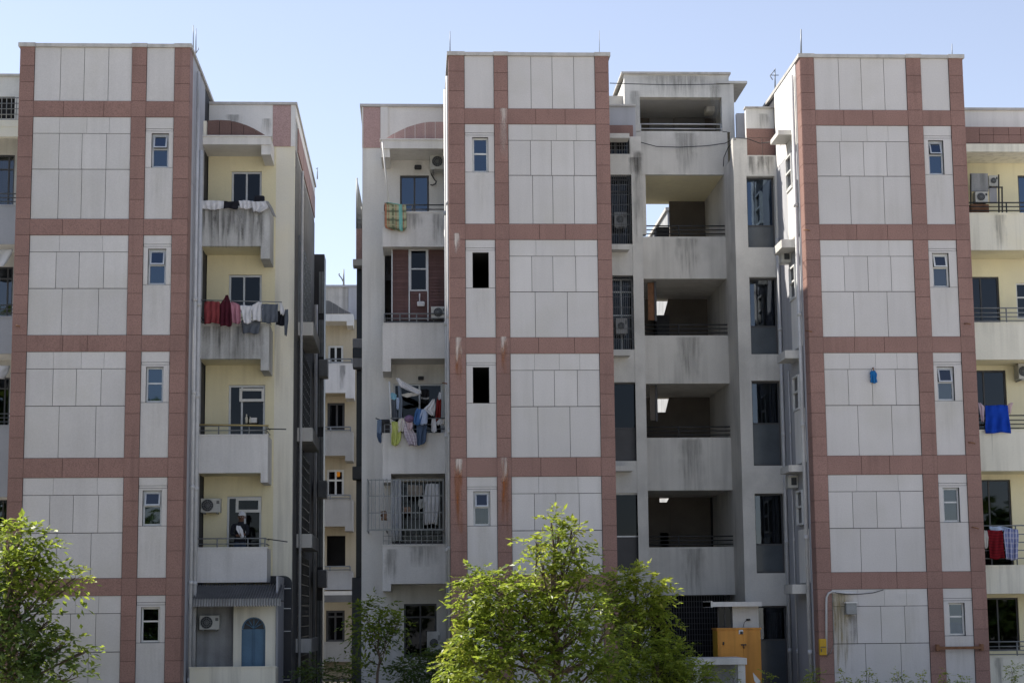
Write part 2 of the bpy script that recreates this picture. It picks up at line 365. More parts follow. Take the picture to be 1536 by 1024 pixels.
def tower(root, Y, P, win, low_cuts, mid, side, hi=None):
    """P: three pilasters (x0,x1); win: rects of the openings in the narrow bay; side: +1 when its right face shows, -1 when its left face shows"""
    X0, X1 = P[0][0], P[2][1]
    yb = Y+.03
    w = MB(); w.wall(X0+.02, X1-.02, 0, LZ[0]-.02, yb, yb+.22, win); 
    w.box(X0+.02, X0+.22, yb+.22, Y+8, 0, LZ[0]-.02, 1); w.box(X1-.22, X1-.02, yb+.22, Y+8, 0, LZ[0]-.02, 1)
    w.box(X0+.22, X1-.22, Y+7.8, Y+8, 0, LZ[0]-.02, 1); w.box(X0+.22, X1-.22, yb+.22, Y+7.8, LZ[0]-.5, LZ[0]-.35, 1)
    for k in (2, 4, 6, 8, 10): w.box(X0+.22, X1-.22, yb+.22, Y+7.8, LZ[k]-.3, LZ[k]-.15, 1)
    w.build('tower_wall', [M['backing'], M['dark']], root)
    # pilasters of granite slabs, the outer one on the open side turns the corner
    for i, (a, b) in enumerate(P):
        g = MB(); z = 0.
        g.box(a+.012, b-.012, Y-.012, Y+.028, 0, LZ[0]-.03, 1)
        lv = sorted(LZ); zs = [0.]
        for lo, hi_ in zip([0.]+lv[:-1], lv):
            n = max(1, round((hi_-lo)/.56))
            for k in range(1, n+1): zs.append(lo+(hi_-lo)*(k+(rnd.uniform(-.08, .08) if k < n else 0))/n)
        wrap = (side > 0 and i == 2) or (side < 0 and i == 0)
        for lo, hi_ in zip(zs[:-1], zs[1:]):
            g.box(a, b, Y-.03, Y-.008, lo+.005, hi_-.005)
            if wrap:
                wd = .62 if side > 0 else .48
                if side > 0: g.box(b-.014, b+.008, Y-.004, Y+wd, lo+.005, hi_-.005)
                else: g.box(a-.008, a+.014, Y-.004, Y+wd, lo+.005, hi_-.005)
        g.build('granite_pilaster', [M['granite'], M['joint']], root)
    bays = ((P[0][1], P[1][0]), (P[1][1], P[2][0]))
    if P[1][0]-P[0][1] < 1.2: bays = (bays[1], bays[0])
    for k in range(5):
        t, bt = LZ[1+2*k], LZ[2+2*k]
        for q, (a, b) in enumerate(bays):
            g = MB(); g.box(a+.001, b-.001, Y+.004, Y+.028, bt, t, 1)
            n = 3 if q == 0 else 1
            cs = [0]+sorted(rnd.uniform(.2, .8) for _ in range(n-1))+[1]
            if n == 3: cs = [0, rnd.uniform(.3, .4), rnd.uniform(.6, .75), 1]
            for c0, c1 in zip(cs[:-1], cs[1:]): g.box(a+(b-a)*c0+.005, a+(b-a)*c1-.005, Y-.024, Y, bt+.004, t-.004)
            g.build('granite_band', [M['granite'], M['joint']], root)
    # grey cladding, one field per storey and bay
    for k in range(6):
        zt = LZ[0]-.02 if k == 0 else LZ[2*k]-.006
        zb = LZ[2*k+1]+.006 if k < 5 else 0.
        a, b = bays[0]; a += .012; b -= .012
        c = MB()
        if k == 0: panels(c, a, b, zb, zt, Y, (.265, .51, .76), .012)
        else:
            z1, z2 = zt-.42, zt-.42-.93
            panels(c, a, b, z1+.004, zt, Y, (.27, .55, .78) if k % 2 else (.3, .74), .006)
            panels(c, a, b, z2+.009, z1-.010, Y, mid, .012)
            panels(c, a, b, zb, z2-.009, Y, low_cuts[k-1], .012)
        c.build('wall_cladding', [M['panel']], root)
        a, b = bays[1]; a += .012; b -= .012
        c = MB()
        if k == 0: c.box(a, b, Y, Y+.028, zb, zt)
        else:
            h = win[k-1]
            st = min(.30, zt-h[3]-.12)
            c.box(a, b, Y, Y+.028, zt-st, zt)
            c.box(a+.004, b-.004, Y+.004, Y+.028, h[3]+.06, zt-st-.010)
            xa, xb = (h[0]+a)/2-.02, (h[1]+b)/2+.02
            c.wall(a, b, h[2], h[3]+.05, Y, Y+.028, [(h[0], h[1], h[2]-1, h[3])])
            c.box(a, b, Y, Y+.028, zb, h[2]-.012)
            c.stain(h[0]-.05, h[1]+.1, h[2]-1.2, h[2]-.012, Y-.003, 1)
        c.build('wall_cladding', [M['panel'], M['st_ochre_f']], root)
    cp = MB(); e = .05
    xs = [X0-e, P[0][1]+.02, P[1][0]-.02, P[1][1]+.02, P[2][0]-.02, X1+e]
    for i, (a, b) in enumerate(zip(xs[:-1], xs[1:])):
        dz = .012 if i % 2 == 0 else 0
        cp.box(a+.002, b-.002, Y-.06-dz, Y+.26, LZ[0]-.015, LZ[0]+.075+dz)
    for a, b in ((X0-e, X0+.24), (X1-.24, X1+e)): cp.box(a, b, Y+.262, Y+8.05, LZ[0]-.015, LZ[0]+.075)
    cp.build('parapet_cap', M['cap'], root)

def tower_windows(root, Y, win, spec):
    for k, h in enumerate(win):
        sp = spec[k]
        if sp is None: continue
        window(root, h[0]+.004, h[1]-.004, h[2]+.004, h[3]-.004, Y+.10, **sp)

def wall_face(root, name, mats, *a, **k):
    w = MB(); w.wall(*a, **k); return w

def rails(parent, x0, x1, y, zs, posts, r=.018, mat='rail', ret=None, zb=None, name='railing'):
    t = MB()
    for i, z in enumerate(zs):
        t.tube([(x0, y, z), (x1, y, z)], r if i == 0 else r*.8)
        if ret: t.tube([(ret[0], y, z), (ret[0], ret[1], z)], r*.8)
    for p in posts: t.tube([(p, y, zb if zb is not None else zs[-1]-.08), (p, y, zs[0])], r)
    return t.build(name, M[mat], parent)

def balcony(root, r, Yw, mat, soffit, beam=None, side=1, zslab=None, extra=None):
    """r = (x0,x1,z0,z1,Yf) of the front; side = free end (+1 right, -1 left); beam = (xa,xb,zbottom) downstand at the free end"""
    x0, x1, z0, z1, Yf = r
    b = MB()
    b.box(x0, x1, Yf, Yf+.11, z0, z1)
    if side > 0: b.box(x1-.11, x1, Yf+.11, Yw, z0, z1)
    elif side < 0: b.box(x0, x0+.11, Yf+.11, Yw, z0, z1)
    xa, xb = (x0, x1-.11) if side > 0 else ((x0+.11, x1) if side < 0 else (x0, x1))
    b.box(xa, xb, Yf+.11, Yw, z0+.003, z0+.13, 1)
    b.box(x0-.015, x1+.015, Yf-.02, Yf+.13, z1, z1+.035)
    if beam: b.box(beam[0], beam[1], Yf+.002, Yw, beam[2], z0)
    if extra: extra(b)
    return b.build('balcony', [M[mat], M[soffit], M['st_dark'], M['st_mid'], M['st_soft']], root)
M['st_ochre_f'] = stain_mat('faint_ochre_run_off', (.42,.39,.29), .10, True)

# ================================================================ LEFT BLOCK
LB = thing('apartment_block', 'leftmost grey and pink block with yellow balcony wall and small corrugated lean-to at its foot', 'apartment block', (-7.8, 0, 0))
YL = -.54
PL = ((-9.985, -9.6246), (-7.1636, -6.8015), (-6.087, -5.71))
WL = [rect(227,200,253,251,YL), rect(221.5,373,249,426.5,YL), rect(218.5,550,245,603,YL), rect(213.5,735,242.5,788,YL), rect(211,910,239.5,963,YL)]
tower(LB, YL, PL, WL, [(.275,.51,.755), (.34,.71), (.34,.71), (.35,.69), (.35,.69)], (.27,.505,.755), 1)
tower_windows(LB, YL, WL, [dict(hs=(.45,), glass='bluegl', tilt=0), dict(hs=(.45,), tilt=0, glass='bluegl', curtain=(.05,.95,.05,.5)), dict(hs=(.46,), glass='bluegl'), dict(hs=(.44,), tilt=0, curtain=(.05,.95,.05,.5)), dict(hs=(.40,), glass='bluegl', frame='wframe', curtain=(.1,.9,.05,.6))])
# right flank of the tower: render panels with upright joints, a white pipe
s = MB(); y = YL+.63
zt = LZ[0]-.02
for i, wdt in enumerate((.75, 1.05, 1.05)):
    s.box(-5.735, -5.708, y+.008, y+wdt-.008, LZ[2]-1.5, zt); s.box(-5.735, -5.706, y+.008, y+wdt-.008, 0, LZ[2]-1.52); y += wdt
s.build('flank_render', M['lilac'], LB)
p = MB(); yp = YL+1.0
for k, (dy, r) in enumerate(((.35, .045), (1.15, .055), (1.45, .03))):
    p = MB(); y = YL+.75+dy
    p.tube([(-5.62, y, 0), (-5.62, y, zt-2.2 if k else zt-.3)], r, 8)
    for z in np.arange(1, 13, 2.4): p.tube([(-5.62, y, z), (-5.62, y, z+.1)], r*1.35, 8)
    p.build('drainpipe', M['pvc'], LB)
# ---- balcony wing right of the tower
YW, YB = 3.9, 2.6
xwr = ax(441, 400, YW); zwt = az(400, 158, YW)
xbr = ax(405, 350, YB)
Lw = [(347,257,392.5,311), (343,412,392.5,470), (342.5,577,397.5,660), (340,744,392,830)]
Lwr = [rect(*q, YW) for q in Lw]
xsplit = ax(412, 500, YW)
w = MB()
w.wall(-5.7, xsplit, 0, zwt, YW, YW+.2, [q for q in Lwr], 0)
zc = az(425, 220, YW)
w.wall(xsplit, xwr, 0, zwt, YW, YW+.2, [], 1)
w.build('wing_wall', [M['yellow'], M['cream'], M['white']], LB)
w = MB()   # upper parapet finish: white render with a granite patch
xa, xb = ax(409,190,YW), ax(436.5,190,YW)
w.box(-5.7, xa, YW-.03, YW, az(360,205,YW), zwt); w.box(xb, xwr+.012, YW-.03, YW, zc, zwt)
w.box(xa+.005, xb-.005, YW-.036, YW, zc, zwt-.01, 1)
w.stain(ax(335,175,YW), ax(366,175,YW), az(350,200,YW), az(350,172,YW), YW-.034, 2); w.stain(ax(392,175,YW), ax(408,175,YW), az(400,205,YW), az(400,178,YW), YW-.034, 2)
w.build('parapet_render', [M['white'], M['granite_pale'], M['st_soft']], LB)
c = MB(); c.box(-5.7, xwr+.06, YW-.08, YW+.25, zwt, zwt+.075)
c.box(xwr-.22, xwr+.06, YW+.25, 14.05, zwt, zwt+.075); c.build('parapet_cap', M['cap'], LB)
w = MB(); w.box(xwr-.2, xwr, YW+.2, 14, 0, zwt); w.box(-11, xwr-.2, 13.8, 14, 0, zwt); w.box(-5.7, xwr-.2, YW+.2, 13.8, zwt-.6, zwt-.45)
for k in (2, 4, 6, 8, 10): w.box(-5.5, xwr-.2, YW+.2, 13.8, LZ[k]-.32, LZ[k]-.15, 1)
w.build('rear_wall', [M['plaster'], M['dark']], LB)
sp = [dict(vs=(.5,), glass='darkgl'), dict(vs=(.46,), glass='darkgl'), dict(vs=(.36,), glass='darkgl'), dict(vs=(.52,), glass='darkgl')]
for q, k in zip(Lwr, sp): window(LB, q[0]+.003, q[1]-.003, q[2], q[3]-.003, YW+.07, fw=.055, **k)
for q_ in ((359,582,396.5,602), (353.5,746,391.5,768)):
    q_ = rect(*q_, YW); window(LB, q_[0], q_[1], q_[2], q_[3], YW+.005, frame='wframe', glass='darkgl', fw=.075, name='transom_window')
x0b = ax(300, 400, YB)-.35
def beamL(y0, y1, xa=391, xb=408.5): return (ax(xa, y0, YB), xbr, az(400, y1, YB))
def st1(b):
    for i in range(9):
        x = ax(306+i*10.5, 340, YB); b.stain(x-.16, x+.16, az(350,372,YB), az(350,312,YB), YB-.004, 2)
def st2(b):
    for i in range(6):
        x = ax(312+i*15, 510, YB); b.stain(x-.2, x+.2, az(350,541,YB), az(350,488,YB), YB-.004, 2 if i % 2 else 3)
b1 = balcony(LB, (x0b, xbr, az(350,369,YB), az(350,313,YB), YB), YW, 'parapet_d', 'yellow', beamL(369,388), 1, extra=st1)
b2 = balcony(LB, (x0b, xbr, az(350,538,YB), az(350,487,YB), YB), YW, 'parapet_d', 'yellow', beamL(538,555), 1, extra=st2)
b3 = balcony(LB, (x0b, xbr, az(350,709,YB), az(350,653,YB), YB), YW, 'parapet_w', 'yellow', beamL(709,723), 1)
b4 = balcony(LB, (x0b, xbr, az(350,873,YB), az(350,822,YB), YB), YW, 'parapet_w', 'yellow', None, 1)
rails(b3, x0b, xbr-.05, YB+.05, [az(350,638,YB), az(350,645,YB)], [x0b+.9, x0b+1.7, xbr-.06], mat='steel', ret=(xbr-.05, YW), zb=az(350,653,YB))
rails(b4, x0b, xbr-.05, YB+.05, [az(350,807,YB), az(350,815,YB)], [x0b+.9, x0b+1.7, xbr-.06], mat='steel', ret=(xbr-.05, YW), zb=az(350,822,YB))
rails(b2, x0b, xbr-.05, YB+.05, [az(350,476,YB), az(350,482,YB)], [x0b+.9, x0b+1.7, xbr-.06], mat='steel', ret=(xbr-.05, YW), zb=az(350,487,YB))
rails(b1, x0b, xbr-.05, YB+.05, [az(350,303,YB)], [x0b+.9, x0b+1.7, xbr-.06], mat='steel', ret=(xbr-.05, YW), zb=az(350,313,YB))
# canopy with quarter-round granite upstand over the top balcony
c = MB(); zs0, zs1 = az(350,217.5,YB), az(350,206,YB)
c.box(x0b, xbr, YB-.05, YW, zs0, zs1); c.box(ax(392,225,YB), xbr-.002, YB, YW, az(400,232,YB), zs0); c.box(x0b, xbr+.03, YB-.09, YB+.2, zs1, zs1+.035)
c.build('canopy', [M['white']], LB)
def arch(pxs, Y, d, mat, root):
    pts = [at(x, y, Y) for x, y in pxs]
    c = MB(); c.prism(pts, Y, Y+d); 
    return c.build('arched_upstand', M[mat], root)
def arch_tiles(pxs, Y, n, root, mat):
    """pxs: foot corner at the tower, then the curve to the tip; divided into slabs"""
    (x0, zb), top = at(*pxs[0], Y), [at(*q, Y) for q in pxs[1:]]
    top.sort(); xs = [q[0] for q in top]; zs = [q[1] for q in top]
    f = lambda x: float(np.interp(x, xs, zs))
    c = MB(); a, b = xs[0], xs[-1]
    for i in range(n):
        u0, u1 = a+(b-a)*i/n+.006, a+(b-a)*(i+1)/n-.006
        m = 6
        pts = [(u0, zb), (u1, zb)]+[(u1+(u0-u1)*k/m, max(zb+.01, f(u1+(u0-u1)*k/m))) for k in range(m+1)]
        c.prism(pts, Y, Y+.14)
    return c.build('arched_upstand', M[mat], root)
arch_tiles([(311,206), (311,181), (328,180), (345,181), (358,184), (370,188), (382,193.5), (393,200), (402,205.5)], YB+.05, 5, LB, 'granite_dirty' if 'granite_dirty' in M else 'granite')
c = MB(); c.box(x0b, ax(310,190,YB+.05), YB+.03, YB+.3, az(306,205,YB), az(306,181,YB)); c.build('upstand_end', M['cream'], LB)
# ---- right flank of the wing: stacked glazed bays, trays, pipes
XF = xwr
def fy(px): return (622.7-441)/(622.7-px)*(DIST+YW)-DIST
w = MB(); w.box(XF-.02, XF+.012, YW+.25, 14, 0, az(441,222,YW)); w.build('flank_wall', [M['roofgrey']], LB)
for (za, zb2) in ((az(441,222,YW)+.0, zwt-.02),):
    w = MB()
    for i, (a, b) in enumerate(((YW+.05, 7.2), (7.25, 10.6), (10.65, 13.95))): w.box(XF-.01, XF+.02, a+.01, b-.01, za+.9, zb2)
    for a, b in ((5.0, 7.2), (7.25, 10.6), (10.65, 13.9)): w.box(XF-.01, XF+.03, a+.01, b-.01, za+.15, za+.85, 1)
    w.build('flank_parapet', [M['white'], M['granite']], LB)
ya, yb_ = 5.6, 11.2
tr = [(13.35, 10.75, 'steel'), (10.3, 7.75, 'tile'), (7.3, 4.75, 'tile'), (4.3, 1.9, 'navy'), (1.45, -.2, 'navy')]
for zt_, zb_, mt in tr:
    g = MB(); g.box(XF-.02, XF+.02, ya, yb_, max(zb_, 0), zt_, 0)
    n = 9
    for i in range(n+1):
        y = ya+(yb_-ya)*i/n; g.box(XF+.02, XF+.06, y-.02, y+.02, max(zb_, 0), zt_, 1)
    for z in np.arange(max(zb_, 0)+.1, zt_, .3): g.box(XF+.022, XF+.05, ya, yb_, z-.012, z+.012, 1)
    g.build('flank_grille', [M['navy' if mt != 'steel' else 'lilac'], M['steel' if mt == 'steel' else 'dframe']], LB)
for z in (10.45, 7.45, 4.48, 1.6):
    t = MB(); t.box(XF+.02, XF+.45, ya-.1, 9.2, z, z+.1); t.box(XF+.40, XF+.45, ya-.1, 9.2, z+.1, z+.38); t.box(XF+.02, XF+.40, ya-.1, ya-.05, z+.1, z+.38)
    t.build('flank_tray', M['concrete'], LB)
for px, r in ((469, .06), (473.5, .09), (446.5, .04)):
    t = MB(); y = fy(px); x = XF+.12
    t.tube([(x, y, 0), (x, y, 12.6 if px > 450 else 15.2)], r, 8)
    t.build('drainpipe', M['pipe_d' if px == 473.5 else 'pvc'], LB)
# second stair bay further back, standing proud of the flank
w = MB(); XS = ax(487.5, 640, 15.0)
zt_ = az(478, 385, 14.5)
w.box(XF-1, XS, 14.06, 15.1, 0, zt_); w.build('rear_bay', [M['tile']], LB)
for za, zb2 in ((az(480,470,14),az(480,408,14)), (az(480,535,14),az(480,480,14)), (az(480,640,14),az(480,560,14)), (az(480,720,14),az(480,655,14)), (az(480,850,14),az(480,745,14)), (0.3,az(480,900,14))):
    g = MB(); g.box(XF+.25, XS-.08, 14.0, 14.055, za, zb2); g.box(XF+.25, XF+.32, 13.95, 14.0, za, zb2, 1); g.box((XF+XS)/2, (XF+XS)/2+.06, 13.95, 14.0, za, zb2, 1)
    g.build('stair_glazing', [M['navy'], M['steel']], LB)
for z in (az(480,555,14), az(480,735,14), az(480,868,14)):
    t = MB(); t.bbox(XF+.2, XS+.15, 13.4, 14.2, z-.28, z+.28, .03); t.build('flank_box', M['plaster'], LB)
# ---- left-hand wing, cut by the picture edge
xl = ax(-40, 500, YW); zlt = az(12, 115, YW)
holes = [rect(-30,232,21,330,YW), rect(-30,400,19,480,YW), rect(-30,566,14,640,YW), rect(-30,732,11,800,YW), rect(-30,145,22,178,YW)]
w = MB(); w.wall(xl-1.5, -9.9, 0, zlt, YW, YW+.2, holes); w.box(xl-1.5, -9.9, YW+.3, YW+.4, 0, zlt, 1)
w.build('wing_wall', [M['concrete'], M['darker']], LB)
c = MB(); c.box(xl-1.5, -9.9, YW-.08, YW+.2, zlt, zlt+.06); c.build('parapet_cap', M['cap'], LB)
for q, kw in zip(holes, (dict(curtain=(.6,.95,.02,.98)), dict(), dict(), dict(), None)):
    if kw is None: continue
    window(LB, q[0]+.01, q[1], q[2], q[3], YW+.06, vs=(.82,), hs=(.22,), frame='dframe', glass='glass', **kw)
xe = ax(24, 500, YB)
for i, (t, b) in enumerate(((309,366), (476,530), (639,745))):
    bb = balcony(LB, (xl-1.5, xe, az(10,b,YB), az(10,t,YB), YB), YW, 'lilac', 'white', None, 1)
    rails(bb, xl-1.5, xe-.05, YB+.05, [az(10,t-19,YB), az(10,t-13,YB), az(10,t-7,YB)], [xe-.06, xe-.8], mat='steel', zb=az(10,t,YB))
g = MB(); z0, z1 = az(12,179,YB), az(12,146,YB)
for i in range(16):
    x = xe-.05-i*.13; g.tube([(x, YB+.06, z0), (x, YB+.06, z1)], .012, 5)
for i in range(5): g.tube([(xl-1.5, YB+.06, z0+(z1-z0)*i/4), (xe, YB+.06, z0+(z1-z0)*i/4)], .012, 5)
g.build('balcony_grille', M['steel'], LB)
c = MB(); c.box(xl-1.5, xe, YB, YW, az(12,190,YB), az(12,180,YB)); c.box(xl-1.5, xe, YB+.02, YB+.2, az(12,210,YB)+.1, az(12,190,YB)); c.build('canopy', M['cream'], LB)
p = MB(); p.tube([(-10.06, .6, 0), (-10.06, .6, 16.6)], .035, 8); p.build('drainpipe', M['pvc'], LB)
p = MB(); p.tube([(-10.12, 2.2, 0), (-10.12, 2.2, 14)], .05, 8); p.build('drainpipe', M['pvc'], LB)
# ---- lean-to at the foot of the wing
YH = 1.5
r0 = [at(283,900,.85), at(421,898,.85)]; 
g = MB(); zf = az(350,899,.85); zbk = az(365,876.5,2.55); xa, xb = ax(283,900,.85), ax(421,900,.85)
n = 68
zi = lambda i: .03*(1 if i % 2 else 0)
xs = [xa+(xb-xa)*i/(n*2) for i in range(n*2+1)]
xo = [x+.0 for x in xs]
prof = [.034*math.sin(i*math.pi/1.0*.5) for i in range(len(xs))]
for i in range(len(xs)-1):
    for th in (0,):
        a0, a1 = prof[i], prof[i+1]
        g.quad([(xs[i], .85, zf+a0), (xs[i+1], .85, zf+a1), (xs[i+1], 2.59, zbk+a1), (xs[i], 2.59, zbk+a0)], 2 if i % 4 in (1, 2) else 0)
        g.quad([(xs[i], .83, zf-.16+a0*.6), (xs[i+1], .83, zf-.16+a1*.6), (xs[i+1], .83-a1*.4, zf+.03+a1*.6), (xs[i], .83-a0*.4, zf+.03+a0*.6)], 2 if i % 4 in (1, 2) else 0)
g.box(xa, xb, .87, 2.58, zf-.04, zf-.02, 1)
g.build('lean_to_roof', [M['corr'], M['dark'], M['corr_shade']], LB)
zlow = 0
w = MB(); hr = rect(362,924,398,1003,YH)
xd0, xd1 = ax(350,950,YH), ax(413,950,YH)
xc, zc2 = (hr[0]+hr[1])/2, az(380,943,YH); rad = (hr[1]-hr[0])/2
w.box(xa+.1, xd0, YH+.35, YH+.5, 0, zf+.12, 1)
# wall with a round-headed opening
zt_ = zf+.10
pts = [(xd0,0),(hr[0],0)]+[(xc-rad*math.cos(t), zc2+rad*math.sin(t)) for t in np.linspace(0, math.pi, 15)]+[(hr[1],0),(xd1,0),(xd1,zt_),(xd0,zt_)]
w.prism(pts, YH, YH+.14, 0); w.box(xd1, xd1+.05, YH+.15, YW, 0, zf+.6, 2)
w.build('lean_to_wall', [M['cream'], M['plaster'], M['lilac']], LB)
d = MB(); d.box(hr[0], hr[1], YH+.09, YH+.13, 0, zc2)
for i in range(2):
    u0 = hr[0]+.05+i*(rad-.01); u1 = u0+rad-.09
    for z0, z1 in ((.1, .85), (.95, zc2-.07)): d.box(u0, u1, YH+.07, YH+.09, z0, z1)
d.box(xc-.012, xc+.012, YH+.062, YH+.09, 0, zc2)
ring = [(xc-rad*math.cos(t), zc2+rad*math.sin(t)) for t in np.linspace(0, math.pi, 19)]
inn = [(xc-(rad-.05)*math.cos(t), zc2+.03+(rad-.06)*math.sin(t)) for t in np.linspace(0, math.pi, 19)]
d.prism(ring+inn[::-1], YH+.06, YH+.12)
for t in (.6, 1.05, 1.57, 2.1, 2.55):
    d.tube([(xc, YH+.1, zc2+.02), (xc-(rad-.04)*math.cos(t), YH+.1, zc2+(rad-.04)*math.sin(t))], .014, 5)
dd = d.build('arched_door', [M['blue']], LB)
g = MB(); g.prism([(xc-(rad-.03)*math.cos(t), zc2+(rad-.03)*math.sin(t)) for t in np.linspace(0, math.pi, 15)], YH+.115, YH+.125); g.build('fanlight', M['navy'], dd)
# dark glazed strip with rounded head beside the lean-to
x0, x1, z0, z1 = rect(404,863,437.5,1040,YW-.12)
g = MB(); q = .22
g.prism([(x0,0),(x1,0),(x1,z1-q)]+[(x1-q+q*math.cos(t), z1-q+q*math.sin(t)) for t in np.linspace(.2, 1.57, 6)]+[(x0,z1)], YW-.06, YW-.01)
sg = g.build('side_glazing', M['navy'], LB)
g = MB()
for py in (882, 912, 946, 1019): g.box(x1-.45, x1-.03, YW-.075, YW-.062, az(430,py,YW)-.012, az(430,py,YW)+.012)
g.build('glazing_bar', M['wframe'], sg)
w = MB(); x0, x1, z0, z1 = rect(284,1001,413,1060,.5); w.box(x0, x1, .5, .64, 0, z1); w.box(x1-.14, x1, .64, 1.5, 0, z1-.01)
w.box(x0-.02, x1+.02, .48, .66, z1, z1+.03); LW = solo(w, 'garden_wall', M['cream'], 'low cream garden wall below the blue arched door', 'wall', loc=((x0+x1)/2, .57, 0))

# ================================================================ FAR BLOCK in the gap
FB = thing('apartment_block', 'distant pale apartment block seen through the gap between the two near blocks', 'apartment block', (-4.5, 31, 0))
YF, YFB = 32.2, 30.9
X0, X1 = ax(470,600,YF), ax(533,600,YF)
xr = ax(529.5, 600, YFB); zt = az(505,431,YF)
wf = [(492,518,515,545), (491,604,517,645), (490,704,516,744), (490,803,518,850), (489,915,517,962)]
wfr = [rect(*q, YF) for q in wf]
w = MB(); w.wall(X0-4, X1+.05, 0, zt, YF, YF+.25, wfr); w.box(X0-4, X1+.05, YF+.5, YF+.7, 0, zt-.2, 1)
w.box(X0-4, ax(522,450,YF), YF-.04, YF, az(505,470,YF), zt, 2); w.box(ax(522.5,450,YF), X1+.05, YF-.07, YF, az(505,480,YF), zt, 3)
w.box(X0-4, X1+.1, YF-.12, YF+.2, zt, zt+.09, 3)
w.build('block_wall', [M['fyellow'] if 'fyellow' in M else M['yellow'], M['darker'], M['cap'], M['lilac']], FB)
w = MB(); w.box(X0-4, X1+.05, YF+.7, YF+10, 0, zt-.2); w.build('rear_wall', M['white'], FB)
arch_tiles([(480,470), (480,449), (494,450.5), (500,455), (510,461), (518,466), (526,469.5)][0:1]+[(480,450), (494,451), (503,456), (512,462), (519,466), (526,469)], YFB+.1, 5, FB, 'roofgrey')
c = MB(); c.box(X0-4, xr, YFB, YF, az(505,481.5,YFB), az(505,471,YFB)); c.box(ax(520,485,YFB), xr-.01, YFB+.01, YF, az(505,488,YFB), az(505,481.5,YFB)); c.build('canopy', M['white'], FB)
for i, (t, b, bm) in enumerate(((546,589,597), (648,683,691), (750,789,796), (857,884,None), (963,992,None))):
    x1 = ax(529.5 if i else 531, 600, YFB)
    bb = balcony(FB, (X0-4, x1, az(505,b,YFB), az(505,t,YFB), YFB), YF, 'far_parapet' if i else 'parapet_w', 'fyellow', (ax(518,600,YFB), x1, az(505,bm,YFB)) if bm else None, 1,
        extra=(lambda b_: b_.stain(ax(508,560,YFB), ax(519,560,YFB), az(505,584,YFB), az(505,547,YFB), YFB-.01, 2)) if i == 0 else None)
    if i < 4: rails(bb, X0-4, x1-.1, YFB+.06, [az(505,t-8,YFB), az(505,t-3,YFB)], [x1-.1, ax(496,600,YFB)], r=.03, mat='steel', zb=az(505,t,YFB))
for i, (q, kw) in enumerate(zip(wfr, (dict(vs=(.5,), frame='wframe', curtain=(0,1,0,1)), dict(vs=(.55,), frame='dframe'), dict(vs=(.52,), hs=(.4,), frame='wframe'), None, dict(vs=(.5,), hs=(.2,), frame='dframe')))):
    if kw: window(FB, q[0], q[1], q[2], q[3], YF+.05, fw=.09, glass='darkgl', **kw)
q = rect(503.5,706.5,510,714.5,YF+.3); l = MB(); l.bbox(q[0], q[1], YF+.2, YF+.4, q[2], q[3], .05)
lamp = solo(l, 'room_lamp', glow('amber_lamp', (1, .30, .02), 9), 'amber lit lamp inside a window of the distant block', 'lamp', loc=((q[0]+q[1])/2, YF+.3, q[2]))
c = MB(); c.box(ax(482,888,YFB-1.5), ax(541,888,YFB-1.5), YFB-1.5, YF, az(505,892,YFB-1.5), az(505,886,YFB-1.5)); c.box(ax(482,888,YFB-1.5), ax(541,888,YFB-1.5), YFB-1.5, YFB-1.4, az(505,912,YFB-1.5)+.25, az(505,892,YFB-1.5), 1); c.build('porch_roof', [M['white'], M['roofgrey']], FB)
# ================================================================ MIDDLE BLOCK
MBK = thing('apartment_block', 'long grey and pink block with two towers either side of an open stairwell', 'apartment block', (7.0, 0, 0))
YC = 0.
PC = ((.90, 1.2997), (2.0755, 2.4268), (4.7122, 5.07))
WC = [rect(708.5,206,732.5,258,YC), rect(708.8,378.5,733.2,431.5,YC), rect(709.3,550.5,734,604,YC), rect(710,736.5,735.5,788,YC), rect(710.5,909,737,962,YC)]
tower(MBK, YC, PC, WC, [(.27,.50,.745), (.285,.65), (.30,.66), (.31,.69), (.31,.69)], (.25,.49,.75), -1)
tower_windows(MBK, YC, WC, [dict(hs=(.46,), glass='bluegl', frame='wframe', curtain=(.3,.7,.05,.4)), None, None, dict(hs=(.46,), tilt=0, curtain=(.05,.95,.03,.5)), dict(hs=(.46,))])
PR = ((10.12, 10.48), (12.9327, 13.317), (14.0707, 14.44))
WR = [rect(1393,210.5,1416,261.5,YC), rect(1399,379.5,1424,430.5,YC), rect(1406,549.5,1432,600.5,YC), rect(1415,731,1440,782.5,YC), rect(1423.5,903.5,1448,952.5,YC)]
tower(MBK, YC, PR, WR, [(.345,.71), (.34,.70), (.34,.70), (.32,.69), (.33,.70)], (.25,.505,.755), -1)
tower_windows(MBK, YC, WR, [dict(hs=(.42,), glass='bluegl', tilt=0), dict(hs=(.42,), tilt=0, frame='wframe'), dict(hs=(.46,), tilt=0), dict(hs=(.42,), curtain=(.1,.9,.05,.55)), dict(hs=(.42,), glass='bluegl', frame='wframe', curtain=(.1,.9,.05,.5))])
# run-off marks on the granite of the middle tower
def mark(px0, px1, py0, py1, m, y=-.036):
    w = MB(); w.stain(ax(px0,py0,0), ax(px1,py0,0), az(px0,py1,0), az(px0,py0,0), y, 0); w.build('run_off_mark', M[('st_white','st_rust')[m]], MBK)
mark(748.5,761,163,240,0); mark(681,694,506,545,0); mark(749,762,505,533,0); mark(681,695,688,715,0); mark(750,763,686,722,0)
mark(680,695,695,800,1,-.033); mark(750,764,690,800,1,-.033); mark(681,694,515,580,1,-.033); mark(750,762,512,560,1,-.033); mark(680,690,350,380,0)
